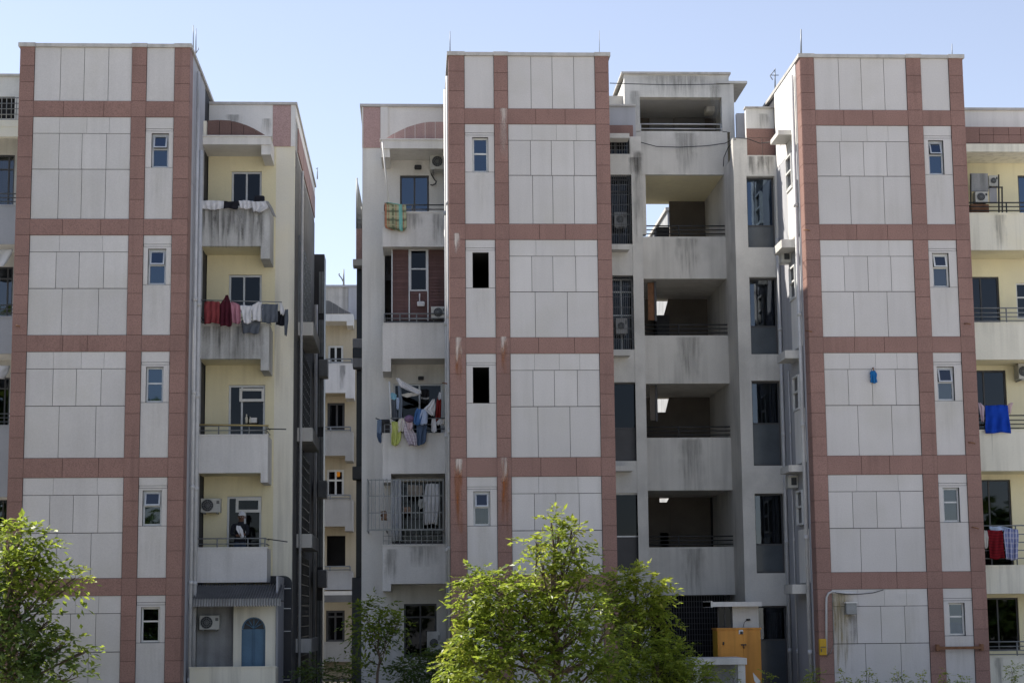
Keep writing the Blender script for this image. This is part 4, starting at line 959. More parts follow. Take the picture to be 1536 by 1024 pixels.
# clutter on the top right balcony
def boxthing(name, lab, cat, px, Y, d, mat, b=.02, group=None, extra=None):
    x0, x1, z0, z1 = rect(*px, Y); c = MB(); c.bbox(x0, x1, Y, Y+d, z0, z1, b)
    ms = [M[mat]]
    if extra: ms += extra(c, x0, x1, z0, z1, Y) or []
    return solo(c, name, ms, lab, cat, group, ((x0+x1)/2, Y+d/2, z0))
boxthing('sheet_panel', 'grey sheet panel propped up on the top right balcony', 'panel', (1456,260,1482.5,287), 3.1, .05, 'plaster', .008)
ac_unit('small white unit with a square dark grille on the top right balcony', (1483.5,263,1497,279), 3.2, .3, .5)
ac_unit('white washing unit among clutter behind the railing of the top right balcony', (1463,287.5,1482,303), 2.95, .3, .45)
boxthing('glass_panel', 'narrow blue grey panel leaning on the top right balcony', 'panel', (1484.5,280,1495.5,305), 3.15, .04, 'lilac', .008)
t = MB(); 
for px in (1456, 1498, 1503): t.tube([f3(px,262 if px<1500 else 281,3.0), f3(px+.5,322,3.0)], .022, 6)
t.tube([f3(1484,281,3.0), f3(1504,281,3.0)], .02, 6); solo(t, 'metal_rack', M['rail'], 'thin black metal rack on the top right balcony', 'rack', loc=f3(1480,322,3.0))
boxthing('storage_bin', 'low dark red bin behind the railing of the top right balcony', 'bin', (1456,306,1484,319), 2.95, .4, 'rust', .03)
boxthing('paper_box', 'small white box on the sill behind the bamboo pole', 'box', (376,626,385,633.5), 3.7, .15, 'white', .006)
b = MB(); x, _, z = f3(369.5, 634, 3.72)
for dx, h in ((0, .24), (.1, .17)): b.tube([(x+dx,3.75,z), (x+dx,3.75,z+h*.6), (x+dx,3.75,z+h*.75), (x+dx,3.75,z+h)], [.035,.035,.015,.015], 8)
solo(b, 'bottles', M['cream'], 'pair of pale bottles on the sill left of the small white box', 'bottles', loc=(x, 3.75, z))
# ---- poles carried by the balconies
def pole(lab, a, c, mat='steel', r=.016, Y2=None):
    t = MB(); t.tube([f3(*a), f3(*c)], r, 6); return solo(t, 'drying_pole', M[mat], lab, 'pole', 'drying poles', f3(*a))
M['bamboo'] = surf('bamboo', (.42,.33,.14), .6, .15, 4)
pole('bamboo drying pole along the third yellow balcony railing', (299,636.5,2.5), (403,638,2.5), 'bamboo', .022)
pole('thin dark pole sticking out right of the third yellow balcony', (400,643,2.6), (429,643.5,2.3), 'rail')
pole('thin dark pole sticking out right of the lowest yellow balcony', (402,808,2.6), (431,812,2.3), 'rail')
pole('drying pole carrying the red and white washing', (301,450,2.35), (423,453,2.35))
pole('white pole leaning up to the canopy corner of the top white balcony', (573.5,212,2.5), (583,305,2.5), 'wframe', .02)
pole('white upright pole at the left end of the crowded washing balcony', (584,572,2.45), (587.5,652,2.45), 'wframe', .02)
pole('dark pole sticking out left of the crowded washing balcony', (587,636,2.45), (563.5,627,2.3), 'rail')
pole('drying pole above the railing of the crowded washing balcony', (586,627,2.42), (668,627,2.42))
# ---- washing
def cloth(name, lab, cat, rows, Y, mat, fold=(.035, 3.), nx=14, ny=12, group=None, thick=.012, hem=2.0):
    ph = rnd.uniform(0, 6); V = []; F = []; UV = []
    py0, py1 = rows[0][0], rows[-1][0]
    for j in range(ny+1):
        v = j/ny; py = py0+(py1-py0)*v
        xl = float(np.interp(py, [q[0] for q in rows], [q[1] for q in rows])); xr = float(np.interp(py, [q[0] for q in rows], [q[2] for q in rows]))
        for i in range(nx+1):
            u = i/nx
            yy = py+(hem*math.sin(u*7+ph)*.5*v)+hem*.35*math.sin(u*math.pi*2+ph*2)*(1-v)*.6
            x, z = at(xl+(xr-xl)*u, yy, Y)
            y = Y+fold[0]*math.sin(u*fold[1]*2*math.pi+ph+.6*v)*(.25+.75*v)+.012*math.sin(u*17+v*9+ph)
            V.append((x, y, z)); UV.append((u, 1-v))
    m = MB()
    for j in range(ny):
        for i in range(nx):
            a = j*(nx+1)+i; m.f.append((a+nx+1, a+nx+2, a+1, a)); m.m.append(0); m.sm.append(True); m.uv.append([UV[q] for q in (a+nx+1, a+nx+2, a+1, a)])
    m.v = V
    x0, z0 = at((rows[0][1]+rows[0][2])/2, py0, Y)
    o = solo(m, name, mat, lab, cat, group, (x0, Y, z0))
    s = o.modifiers.new('thickness', 'SOLIDIFY'); s.thickness = thick; s.offset = 0
    return o
FB_ = lambda n, c, p=None: fabric(n, c, .9, p)
c_red, c_mar, c_pink, c_wht = FB_('dusty_red_cloth', (.25,.055,.06)), FB_('maroon_cloth', (.085,.018,.03)), FB_('dusty_pink_cloth', (.42,.20,.25)), FB_('white_cloth', (.66,.66,.68))
c_grey, c_dk, c_nav = FB_('grey_denim', (.11,.125,.15)), FB_('black_cloth', (.022,.023,.03)), FB_('navy_cloth', (.05,.07,.11))
G1 = 'washing on the second yellow balcony'
cloth('red_shirt', 'dusty red top, leftmost of the washing on the second yellow balcony', 'garment', [(452,307,329),(458,306,331),(485,306.5,330.5)], 2.35, c_red, (.05,3), group=G1)
cloth('maroon_dress', 'maroon dress with a pointed top between red and pink garments', 'garment', [(442.5,339,341.5),(449,336,344),(456,330,346.5),(486,330,348),(489,331,347)], 2.33, c_mar, (.05,2.5), group=G1)
cloth('pink_shirt', 'pink shirt between the maroon dress and a white shirt', 'garment', [(453,345.5,351),(457,345,360),(470,347,361),(485,349,361)], 2.36, c_pink, (.05,2), group=G1)
cloth('white_shirt', 'wider white shirt right of the pink shirt', 'garment', [(458,361,377),(462,360,378),(466,362,377),(485,366,377)], 2.35, c_wht, (.03,2), group=G1)
cloth('white_vest', 'smaller white vest beside the grey trousers', 'garment', [(453,388,393),(458,378,392),(463,377,394),(481,379,391)], 2.35, c_wht, (.03,2), group=G1)
cloth('grey_trousers', 'wide grey trousers on the second yellow balcony', 'garment', [(456,393,417),(461,392,417),(484,393,416.5)], 2.35, c_grey, (.04,3), group=G1)
cloth('black_garment', 'black garment hanging behind the end of the drying pole', 'garment', [(466,416,427),(488,414,427.5)], 2.5, c_dk, (.04,2), group=G1)
cloth('grey_sleeve', 'narrow grey garment at the far right end of the washing', 'garment', [(464,428,432),(480,426.5,432.5),(503,427,430)], 2.4, c_grey, (.03,1), group=G1)
cloth('grey_shorts', 'dark grey shorts below the two white garments', 'garment', [(480,363,391),(484,362,391),(500,365,388)], 2.5, c_grey, (.03,2.5), group=G1)
cloth('pale_scarf', 'pale scarf hanging between grey trousers and grey sleeve', 'garment', [(453,419,422),(466,420,427),(472,421,426)], 2.45, c_wht, (.03,1), group=G1)
G2 = 'cloths laid over the top yellow balcony'
cloth('white_sheet', 'long white sheet laid over the left of the top yellow balcony', 'sheet', [(301,301,336),(305,301,336),(314,304,335)], 2.52, c_wht, (.05,4), group=G2)
cloth('black_cloth', 'black cloth in the middle of the top yellow balcony edge', 'cloth', [(302,336,358),(313,335.5,357)], 2.5, c_dk, (.03,2), group=G2)
cloth('white_towel', 'white towel between the black cloth and the bundled sheet', 'towel', [(301,358,379),(313,361,378)], 2.51, c_wht, (.04,3), group=G2)
cloth('bundled_sheet', 'bundled white sheet drooping at the right end of the top yellow balcony', 'sheet', [(302,376,402),(310,378,407),(318,380,392)], 2.48, c_wht, (.07,4), group=G2)
cloth('grey_strap', 'grey strap dangling off the right corner of the top yellow balcony', 'strap', [(302,398,402),(312,404,409),(325,411,414)], 2.45, FB_('grey_cloth', (.33,.33,.33)), (.02,1), nx=6, group=G2)
b = MB(); q = f3(390,297,2.6); b.bbox(q[0]-.16, q[0]+.12, 2.6, 2.75, q[2]-.12, q[2]+.08, .06); solo(b, 'dark_bundle', c_dk, 'small dark bundle on top of the bundled white sheet', 'bundle', loc=q)
plaid = FB_('plaid_blanket', (.40,.42,.27), [(0,3.0,0,.28,(.12,.14,.08),.8),(0,3.0,.5,.12,(.42,.13,.09),.75),(1,3.2,.1,.25,(.10,.12,.08),.75),(1,3.2,.55,.15,(.50,.46,.30),.7),(0,1.0,.66,.16,(.20,.52,.48),.85),(0,1,.0,.1,(.55,.2,.12),.6)])
cloth('plaid_blanket', 'green and red plaid blanket over the top white balcony railing', 'blanket', [(304,577,583),(306,577,609),(342,577,610),(346,588,608)], 2.48, plaid, (.04,3), nx=24)
G3 = 'washing heaped on the third white balcony'
cy, cb, cl, cj = FB_('yellow_green_cloth', (.48,.52,.17)), FB_('blue_cloth', (.07,.16,.36)), FB_('pale_blue_cloth', (.42,.50,.66)), FB_('blue_denim', (.075,.11,.18))
ccr, cpu = FB_('cream_cloth', (.60,.57,.52)), FB_('purple_cloth', (.22,.14,.24))
cfl = FB_('flowered_cloth', (.60,.55,.60), [(0,5,.2,.2,(.30,.24,.32),.5),(1,9,.1,.25,(.36,.26,.34),.4)])
cloth('yellow_trousers', 'yellow green trousers hanging over the parapet of the crowded washing balcony', 'garment', [(632,587,596),(650,587,602),(660,587,601.5),(668,587.5,597)], 2.46, cy, (.05,2.2), group=G3)
cloth('cream_vest', 'cream vest beside the yellow green trousers', 'garment', [(627,599,605),(632,597,607),(647,597,604)], 2.42, ccr, (.03,1.5), group=G3)
cloth('flowered_dress', 'long pale flowered dress draped over the parapet', 'garment', [(626,602,608),(640,604,617),(655,607,625),(668,614,625)], 2.44, cfl, (.05,3), group=G3)
b = MB(); q = f3(614,628,2.4)
for i in range(7):
    a0, a1 = -math.pi/2+math.pi*i/7, -math.pi/2+math.pi*(i+1)/7
    for k in range(12):
        c0, c1 = 2*math.pi*k/12, 2*math.pi*(k+1)/12; rr = .115
        P = lambda a, c: (q[0]+rr*1.1*math.cos(a)*math.cos(c), 2.38+rr*math.cos(a)*math.sin(c), q[2]+rr*.9*math.sin(a))
        b.quad([P(a0,c0), P(a0,c1), P(a1,c1), P(a1,c0)], smooth=True)
solo(b, 'purple_cap', cpu, 'round purple cap among the washing on the third white balcony', 'cap', G3, q)
cloth('pink_blouse', 'pink and white top below the purple cap', 'garment', [(632,609,619),(640,611,619),(644,612,617)], 2.38, FB_('pinkish_cloth', (.60,.48,.53)), (.03,1.5), group=G3)
cloth('blue_bag', 'bright blue cloth bag next to the pale blue shirt', 'bag', [(613,627,631),(620,622,634),(634,621,632),(637,625,630)], 2.38, cb, (.05,1.2), thick=.05, group=G3)
cloth('pale_blue_shirt', 'pale blue shirt bulging over the railing', 'garment', [(614,634,637),(622,630,641),(634,628.5,641),(636.5,632,638)], 2.34, cl, (.05,1), thick=.04, group=G3)
cloth('white_blouse', 'white blouse hung slantwise above the pale blue shirt', 'garment', [(598.5,649.5,652),(606,643,653),(614,634,653),(618,640,652),(623,648,651)], 2.37, c_wht, (.03,2), group=G3)
cloth('blue_jeans', 'blue jeans hanging over the parapet of the crowded washing balcony', 'garment', [(635,625,641),(650,625,640),(664,626,638.5),(667.5,626,631)], 2.44, cj, (.04,2), group=G3)
cloth('white_slip', 'long white slip hanging near the right end of the railing', 'garment', [(627,648,653),(636,647,654.5),(648,647.5,655)], 2.43, c_wht, (.03,1), group=G3)
cloth('white_socks', 'small white cloth at the right end of the crowded washing', 'garment', [(627,660,663),(633,654,663),(637,657,662)], 2.45, c_wht, (.02,1), group=G3)
cloth('white_rag', 'white rag beside the tower at the end of the washing', 'garment', [(627,664,668),(637,664,668.5)], 2.45, ccr, (.02,1), group=G3)
cloth('red_dress', 'red dress hanging in the dark beside the white blouse', 'garment', [(594,657,660),(600,655,662),(632,653,661)], 2.9, FB_('bright_red_cloth', (.30,.035,.03)), (.04,2), group=G3)
cloth('grey_white_scarf', 'grey and white scarf on a hanger above the red dress', 'garment', [(588,659,661),(595,657,662.5),(599,657,661)], 2.8, c_wht, (.02,1), nx=8, group=G3)
cloth('dark_shirt', 'black shirt with white print hanging in the dark window', 'garment', [(583.5,632,642),(586,631,644),(605,632,643)], 2.9, FB_('black_print', (.02,.02,.022), [(1,1,.30,.12,(.5,.5,.5),.7)]), (.03,2), group=G3)
cloth('white_banner', 'long white cloth stretched down from the top left of the washing balcony', 'cloth', [(567,594,598),(572,596,604),(580,600,619),(586,612,631.5),(591,626,632)], 2.55, c_wht, (.03,2), nx=16, ny=16, group=G3)
cloth('white_swag', 'thin white cloth sagging below the long white cloth', 'cloth', [(589.5,612,630),(592,602,630),(595,604,620)], 2.6, ccr, (.02,2), group=G3)
cloth('sky_blue_towel', 'sky blue towel hanging at the left of the washing balcony', 'towel', [(589,586,591),(592,586,594.5),(599,587,594.5)], 2.62, FB_('sky_blue_cloth', (.25,.48,.60)), (.03,2), nx=8, group=G3)
cloth('slate_trousers', 'slate coloured trousers below the sky blue towel', 'garment', [(599,587,595.5),(630,588,596)], 2.65, c_grey, (.04,2), nx=8, group=G3)
cloth('blue_vest', 'narrow blue grey vest right of the slate trousers', 'garment', [(596,595,598),(600,594.5,599),(614,595,598)], 2.6, cl, (.02,1), nx=6, group=G3)
cloth('pale_robe', 'pale robe hanging from the left end of the washing balcony canopy', 'garment', [(578,597,601),(600,598,603.5),(628,597,602.5)], 2.7, FB_('grey_blue_cloth', (.24,.28,.34)), (.04,1.5), nx=8, group=G3)
cloth('two_tone_jeans', 'pair of jeans hanging outside on the pole left of the washing balcony', 'garment', [(629.5,566,572.5),(640,565.5,572),(655,565.5,572),(663.5,568.5,572)], 2.3, FB_('faded_denim', (.16,.22,.31), [(1,1,0,.42,(.05,.08,.15),.8)]), (.03,1.5), group=G3)
b = MB(); q = f3(577,640,2.75); b.bbox(q[0]-.14, q[0]+.14, 2.68, 2.9, q[2]-.2, q[2]+.2, .04); b.tube([(q[0]-.1,2.66,q[2]+.1),(q[0]+.1,2.66,q[2]+.1)], .03); solo(b, 'storage_crate', M['dark'], 'dark crate in the left corner of the crowded washing balcony', 'crate', loc=q)
cloth('caged_curtain', 'pale grey curtain hung at the left behind the window cage', 'curtain', [(718,586,602),(740,586,602.5),(811,587,603)], 2.85, FB_('grey_curtain_cloth', (.42,.44,.47)), (.05,3), nx=20)
cloth('caged_sheet', 'white sheet drying at the right behind the window cage', 'sheet', [(725,639,658),(745,636,660),(786,637,657)], 2.9, c_wht, (.05,4), nx=20)
cloth('caged_rug', 'beige cloth bundled in the middle behind the window cage', 'cloth', [(727,612,633),(738,611,634),(744,613,632)], 2.95, FB_('beige_cloth', (.34,.30,.26)), (.05,3))
cloth('brown_rag', 'brown rag hanging low behind the window cage', 'cloth', [(760,605,616),(768,604.5,617),(769,606,616)], 2.95, FB_('brown_cloth', (.30,.20,.15)), (.04,2))
cloth('cage_bundle', 'brown bundle hanging in the left side of the window cage', 'bundle', [(766,573,577),(772,573,580),(779,574,579)], 2.7, FB_('brown_bag', (.28,.17,.11)), (.03,1), thick=.1, nx=6)
cloth('grey_towel', 'grey towel behind the cage between beige cloth and white sheet', 'cloth', [(748,628,642),(757,627,640),(762,630,638)], 2.93, FB_('grey_towel_cloth', (.40,.40,.38)), (.04,2))
b = MB(); q = f3(629.5,455,2.9); b.tube([(q[0],2.92,q[2]+.28),(q[0],2.92,q[2]+.05)], .02, 5); b.bbox(q[0]-.07,q[0]+.14,2.86,2.96,q[2]-.08,q[2]+.06,.04); solo(b, 'hanging_bag', c_wht, 'small white bag hanging in the middle of the brown slatted screen', 'bag', loc=q)
for lab, (a, b_) in (('white awning cloth rolled under the upper balcony at the left picture edge', (374,401)), ('white awning cloth under the middle balcony at the left picture edge', (548,567))):
    cloth('awning_cloth', lab, 'awning', [(a,-30,20 if a < 400 else 15),(a+8,-30,18 if a < 400 else 13),(b_,-30,6)], 2.9, c_wht, (.05,2))
# right wing
cloth('blue_sheet', 'bright royal blue sheet over the railing of the right balcony', 'sheet', [(607.5,1478,1511.5),(612,1478,1512),(649,1478.5,1516.5)], 2.5, FB_('royal_blue_cloth', (.012,.06,.42)), (.035,2.5), nx=20)
cloth('striped_towel', 'pink and grey striped towel left of the royal blue sheet', 'towel', [(604,1467,1470),(610,1468,1477),(632,1472,1476)], 2.52, FB_('striped_cloth', (.55,.42,.48), [(0,5,0,.4,(.35,.3,.36),.6)]), (.03,1.5), nx=8)
cloth('pink_ribbon', 'pink and white cloth tied at the right of the royal blue sheet', 'cloth', [(604,1514,1520),(608,1511,1518),(620,1513,1516)], 2.5, FB_('pink_white_cloth', (.62,.45,.46)), (.02,1), nx=6)
cloth('red_blanket', 'dark red ribbed blanket on the lowest right balcony railing', 'blanket', [(795,1481,1503),(800,1481,1504),(838,1485,1507)], 2.52, FB_('dark_red_blanket', (.20,.012,.018), [(1,10,0,.25,(.07,.008,.012),.8)]), (.02,2), nx=16)
cloth('plaid_shirt', 'blue and white plaid shirt beside the dark red blanket', 'garment', [(793,1506,1527),(800,1505,1528),(839,1509,1527)], 2.5, FB_('blue_plaid', (.20,.23,.42), [(0,5,.1,.3,(.55,.55,.62),.6),(1,6,.1,.3,(.50,.50,.6),.6),(0,5,.6,.15,(.05,.06,.16),.7)]), (.03,2.5), nx=20)
cloth('cream_stocking', 'cream cloth hanging at the left end of the lowest right balcony', 'cloth', [(795,1476.5,1480),(806,1476,1482.5),(822,1477.5,1481)], 2.48, ccr, (.02,1), nx=6)
cloth('lilac_sheet', 'folded lilac sheet lying over the top rail behind the red blanket', 'sheet', [(789,1484,1502),(793,1484,1520),(796,1486,1520)], 2.56, cl, (.03,2), nx=12)
# blue cloth on the right tower
cloth('blue_rag', 'small bright blue rag hooked on the grey panels of the right tower', 'rag', [(556,1306,1313),(560,1305.5,1314),(574,1306.5,1314.5)], -.07, FB_('cobalt_cloth', (.02,.14,.36)), (.03,2), nx=8, thick=.05)
t = MB(); a = f3(1309.5,553,-.05); t.tube([(a[0],0,a[2]+.02),(a[0],-.09,a[2]+.03),(a[0],-.10,a[2]-.06)], .012, 6); t.build('wall_hook', M['rust'], MBK)
for (a, b_, c_, e_, py, m, y) in ((1308,1317,603,574,600,'st_ochre_f',-.004), (1272,1287,968,921,950,'st_dark',-.0045), (1240,1282,1010,890,940,'st_ochre',-.005), (1345,1385,1010,890,950,'st_ochre_f',-.005)):
    mk = MB(); mk.stain(ax(a,py,0), ax(b_,py,0), az((a+b_)/2,c_,0), az((a+b_)/2,e_,0), y, 0); mk.build('run_off_mark', M[m], MBK)
# ---- services on the right tower
def pipe(name, lab, cat, pts, r, mat, loc=None): 
    t = MB(); t.tube(pts, r, 7); return solo(t, name, M[mat], lab, cat, loc=loc or pts[0])
pipe('conduit', 'grey bent conduit rising from the yellow box on the right tower', 'conduit', [f3(1239.5,980,-.07), f3(1239.5,905,-.07), f3(1240,895,-.07), f3(1243,889,-.07), f3(1249,886.5,-.07), f3(1256,888,-.07), f3(1284,889,-.07)], .028, 'pvc')
pipe('cable', 'thin dark cable sagging from the conduit end on the right tower', 'cable', [f3(1252,888,-.09), f3(1270,891,-.09), f3(1290,890.5,-.09), f3(1310,888.5,-.09), f3(1325,884,-.06)], .010, 'rail')
pipe('cable', 'thin cable running down from the grey junction box', 'cable', [f3(1249,890,-.05), f3(1250,930,-.05), f3(1251,965,-.05), f3(1246,978,-.05), f3(1240,984,-.05)], .008, 'steel')
boxthing('junction_box', 'grey junction box with a pale hood on the lowest panels of the right tower', 'junction box', (1269.5,904,1285.5,921), -.20, .19, 'steel', .015, extra=lambda c, x0, x1, z0, z1, Y: (c.box(x0-.015, x1+.015, Y-.02, Y+.17, z1, z1+.03, 1), c.box(x0+.1, x1-.03, Y-.008, Y-.001, z0+.05, z1-.05, 2), [M['white'], M['steel']])[-1])
boxthing('meter_box', 'small yellow box at the foot of the conduit on pink granite', 'meter box', (1229.5,957.5,1240,982), -.15, .12, 'ochre', .012, extra=lambda c, x0, x1, z0, z1, Y: (c.box(x0+.02, x1-.02, Y-.012, Y-.002, (z0+z1)/2-.01, (z0+z1)/2+.01, 1), c.box(x0+.03, x0+.05, Y-.02, Y-.002, z0+.08, z0+.16, 1), [M['dframe']])[-1])
t = MB(); z = az(1438,971,-.15)
t.box(ax(1404,971,-.15), ax(1474,971,-.15), -.18, -.12, z-.035, z+.035); 
for px in (1404, 1470): t.box(ax(px,968,-.1), ax(px+4,968,-.1), -.19, -.02, z-.07, z+.09)
solo(t, 'iron_bracket', M['rust'], 'rusty horizontal iron bracket across the foot of the right tower', 'bracket', loc=f3(1438,971,-.15))
for px, py, Y, par in ((28,489,-.58,LB), (1450.5,486,-.04,MBK), (1457,664,-.04,MBK), (1210,346,-.04,MBK), (1213,497,-.04,MBK), (1462,791,-.04,MBK), (668,575,1.5,MBK)):
    t = MB(); a = f3(px,py,Y); t.tube([(a[0]-.07,Y+.03,a[2]+.02), (a[0]-.03,Y-.12,a[2]), (a[0]+.06,Y-.14,a[2]-.03)], .018, 6); t.build('wall_hook', M['rust'], par)
t = MB(); a = f3(627,251,3.7); t.tube([(a[0],3.9,a[2]+.02),(a[0],3.7,a[2])], .03, 6); t.bbox(a[0]-.1, a[0]+.1, 3.58, 3.75, a[2]-.07, a[2]+.05, .04); solo(t, 'wall_lamp', M['dark'], 'small dark wall lamp above the blue window of the top white balcony', 'lamp', loc=a)
t = MB(); a = f3(632,566,3.7); t.tube([(a[0],3.9,a[2]+.02),(a[0],3.7,a[2])], .03, 6); t.bbox(a[0]-.09, a[0]+.07, 3.62, 3.75, a[2]-.07, a[2]+.03, .03); solo(t, 'wall_lamp', M['dark'], 'small dark wall lamp above the crowded washing balcony', 'lamp', loc=a)
pipe('cable', 'dark cable curling from the air conditioner under the canopy', 'cable', [f3(646,254,3.8), f3(647,262,3.8), f3(652,270,3.8), f3(654.5,272,3.8), f3(653,276,3.8), f3(648,278,3.8), f3(645.5,277,3.8)], .018, 'rail')
# ---- antennas and wires on the roofs
def rod(lab, px, y0, y1, Y, r=.012, extra=()):
    t = MB(); a, b = f3(px, y1, Y), f3(px, y0, Y); t.tube([(a[0],Y,a[2]-.15), b], [r*1.4, r*.7], 6)
    for q in extra: t.tube([f3(*c, Y) for c in q], r*.8, 5)
    return solo(t, 'antenna', M['steel'], lab, 'antenna', 'roof antennas', (a[0], Y, a[2]-.15))
rod('taller thin antenna at the right corner of the left tower roof', 290, 38, 70, .3)
rod('shorter thin antenna beside the taller one on the left tower', 294, 43, 72, .6, .012, [[(291,84),(294,80),(298,74),(297,71)]])
rod('thin antenna at the left corner of the middle tower roof', 675, 47, 79, .3)
rod('faint thin antenna at the right corner of the middle tower roof', 899, 46, 82, .3, .007)
rod('thick antenna at the left corner of the right tower roof', 1201.5, 44, 84, .3, .02)
rod('thin antenna at the right corner of the right tower roof', 1428, 66, 86, .3)
rod('bent antenna with cross arms beside the right tower roof', 1162.5, 103, 128, 3.6, .016, [[(1155,114),(1163,104)],[(1155,114),(1159,120)],[(1157,113),(1168,113)]])
rod('branched antenna on the roof of the distant block', 515.5, 404, 428, 33, .035, [[(515.5,424),(512,417),(508,412)],[(508,412),(509,410)]])
rod('small hooked rod on the right corner of the yellow wing roof', 476, 252, 262, 13.5, .015, [[(474,253),(477,252)]])
for lab, pts in (('black cable sagging across the parapet below the rooftop room', [(951,211,4.9),(985,220,4.9),(1020,221,4.9),(1060,219,4.9),(1088,215,4.9),(1103,207,3.3),(1120,208,3.3),(1140,215,3.4),(1158,213,3.0),(1170,205,2.4)]),
                 ('thin cable strung across the front of the rooftop room', [(915,125,2.0),(945,126,4.5),(1000,127.5,4.7),(1050,127,4.8),(1095,126,4.8)]),
                 ('cable dropping down the column right of the stair landings', [(1103,209,3.3),(1092,222,4.6),(1086,236,4.8),(1085,250,4.8)])):
    pipe('cable', lab, 'cable', [f3(*q) for q in pts], .012, 'rail')
# ---- orange cabinet, booth and kiosk at the foot of the stairwell
YO = 1.3
x0, x1, z0, z1 = rect(1077.5,943.5,1142.5,1060,YO)
t = thing('utility_cabinet', 'tall orange steel cabinet standing beside the white booth', 'cabinet', ((x0+x1)/2, YO+.4, 0))
c = MB(); c.bbox(x0, x1, YO, YO+.78, .05, z1, .015); c.box(x0+.03, x1-.03, YO+.05, YO+.7, 0, .05); c.build('body', M['orange'], t)
c = MB(); c.box(x0-.02, x1+.02, YO-.02, YO+.8, z1, z1+.04); c.build('top_plate', M['orange'], t)
c = MB(); c.box(x0-.008, x0-.001, YO+.03, YO+.74, .1, z1-.03); c.build('side_panel', M['ochre'], t)
zm = az(1110,969,YO); xm = ax(1115,969,YO)
for i, (a, b, q0, q1) in enumerate(((x0+.03, xm-.006, zm+.006, z1-.03), (xm+.006, x1-.03, zm+.006, z1-.03), (x0+.03, xm-.006, .1, zm-.006), (xm+.006, x1-.03, .1, zm-.006))):
    d = MB(); d.box(a, b, YO-.010, YO-.001, q0, q1); dd = d.build('door', M['orange'], t)
    if i == 2: 
        h = MB(); a_ = f3(1115,966.5,YO); h.box(a_[0]-.06, a_[0]+.07, YO-.05, YO-.012, a_[2]-.012, a_[2]+.02); h.tube([(a_[0],YO-.05,a_[2]),(a_[0]+.01,YO-.05,a_[2]-.09)], .014, 6); h.build('handle', M['rail'], dd)
    if i == 0:
        h = MB(); a_ = f3(1085,965,YO); h.tube([(a_[0],YO-.03,a_[2]-.03),(a_[0],YO-.03,a_[2]+.05)], .02, 6); h.build('latch', M['rail'], dd)
h = MB(); a_ = f3(1111.5,947.5,YO); h.box(a_[0]-.06, a_[0]+.05, YO-.03, YO-.012, a_[2]-.05, a_[2]+.06); h.box(a_[0]-.03, a_[0]+.04, YO-.045, YO-.03, a_[2]-.05, a_[2]+.02, 1); h.build('lock_plate', [M['alu'], M['rail']], t)
YBo = 2.35
t = thing('booth', 'white flat roofed booth behind the orange cabinet', 'booth', (ax(1110,950,YBo), 3, 0))
xa, xb, xc, xd = ax(1077,925,YBo), ax(1099,925,YBo), ax(1138,925,YBo), ax(1066,903,2.0)
zt = az(1118,909,YBo)
c = MB(); c.box(xb, xc, YBo, YBo+.9, 0, zt); c.box(xa, xb, YBo+.02, YBo+.9, 0, az(1085,942,YBo)); c.build('wall', M['white'], t)
c = MB(); c.box(xd, xc+.03, 2.0, YBo+1.0, zt, az(1100,902,2.0)); c.box(xd, xd+.04, 1.96, YBo+1.0, zt-.02, az(1100,901.5,2.0)+.02, 0); c.build('roof', [M['white']], t)
window(t, xa, xb-.004, az(1085,942,YBo), zt, YBo+.05, vs=(.5,), frame='dframe', glass='darkgl', fw=.035)
h = MB(); a_ = f3(1122,929,YBo); h.bbox(a_[0]-.05, a_[0]+.05, YBo-.08, YBo, a_[2]-.02, a_[2]+.03, .015); h.tube([(a_[0]-.02,YBo-.03,a_[2]), (a_[0]-.10,YBo-.01,a_[2]-.06), (a_[0]-.14,YBo-.01,a_[2]-.2)], .006, 5); h.build('camera_bracket', M['rail'], t)
YKi = -.6
t = thing('concrete_kiosk', 'low concrete housing with a flat slab in front of the orange cabinet', 'housing', (ax(1090,1000,YKi), 0, 0))
x0, x1 = ax(1040,990,YKi), ax(1120.5,990,YKi); zt, zb = az(1090,986.5,YKi), az(1090,996.5,YKi)
c = MB(); c.bbox(x0, x1, YKi, YKi+1.5, zb, zt, .015); c.build('slab', M['concrete'], t)
for a in (x0+.03, x1-.22): c = MB(); c.box(a, a+.18, YKi+.05, YKi+.25, 0, zb); c.build('post', M['concrete'], t)
c = MB(); c.box(x0+.05, x1-.05, YKi+1.2, YKi+1.4, 0, zb); c.build('back_wall', M['plaster'], t)
# broken sign board among the weeds
t = MB(); t.prism([at(1129.5,1008,-1), at(1141,1021,-1), at(1138,1030,-1), at(1131.5,1020,-1)][::-1], -1, -.97); solo(t, 'broken_board', M['alu'], 'broken pale board sticking up among the weeds', 'board', loc=f3(1135,1030,-1))
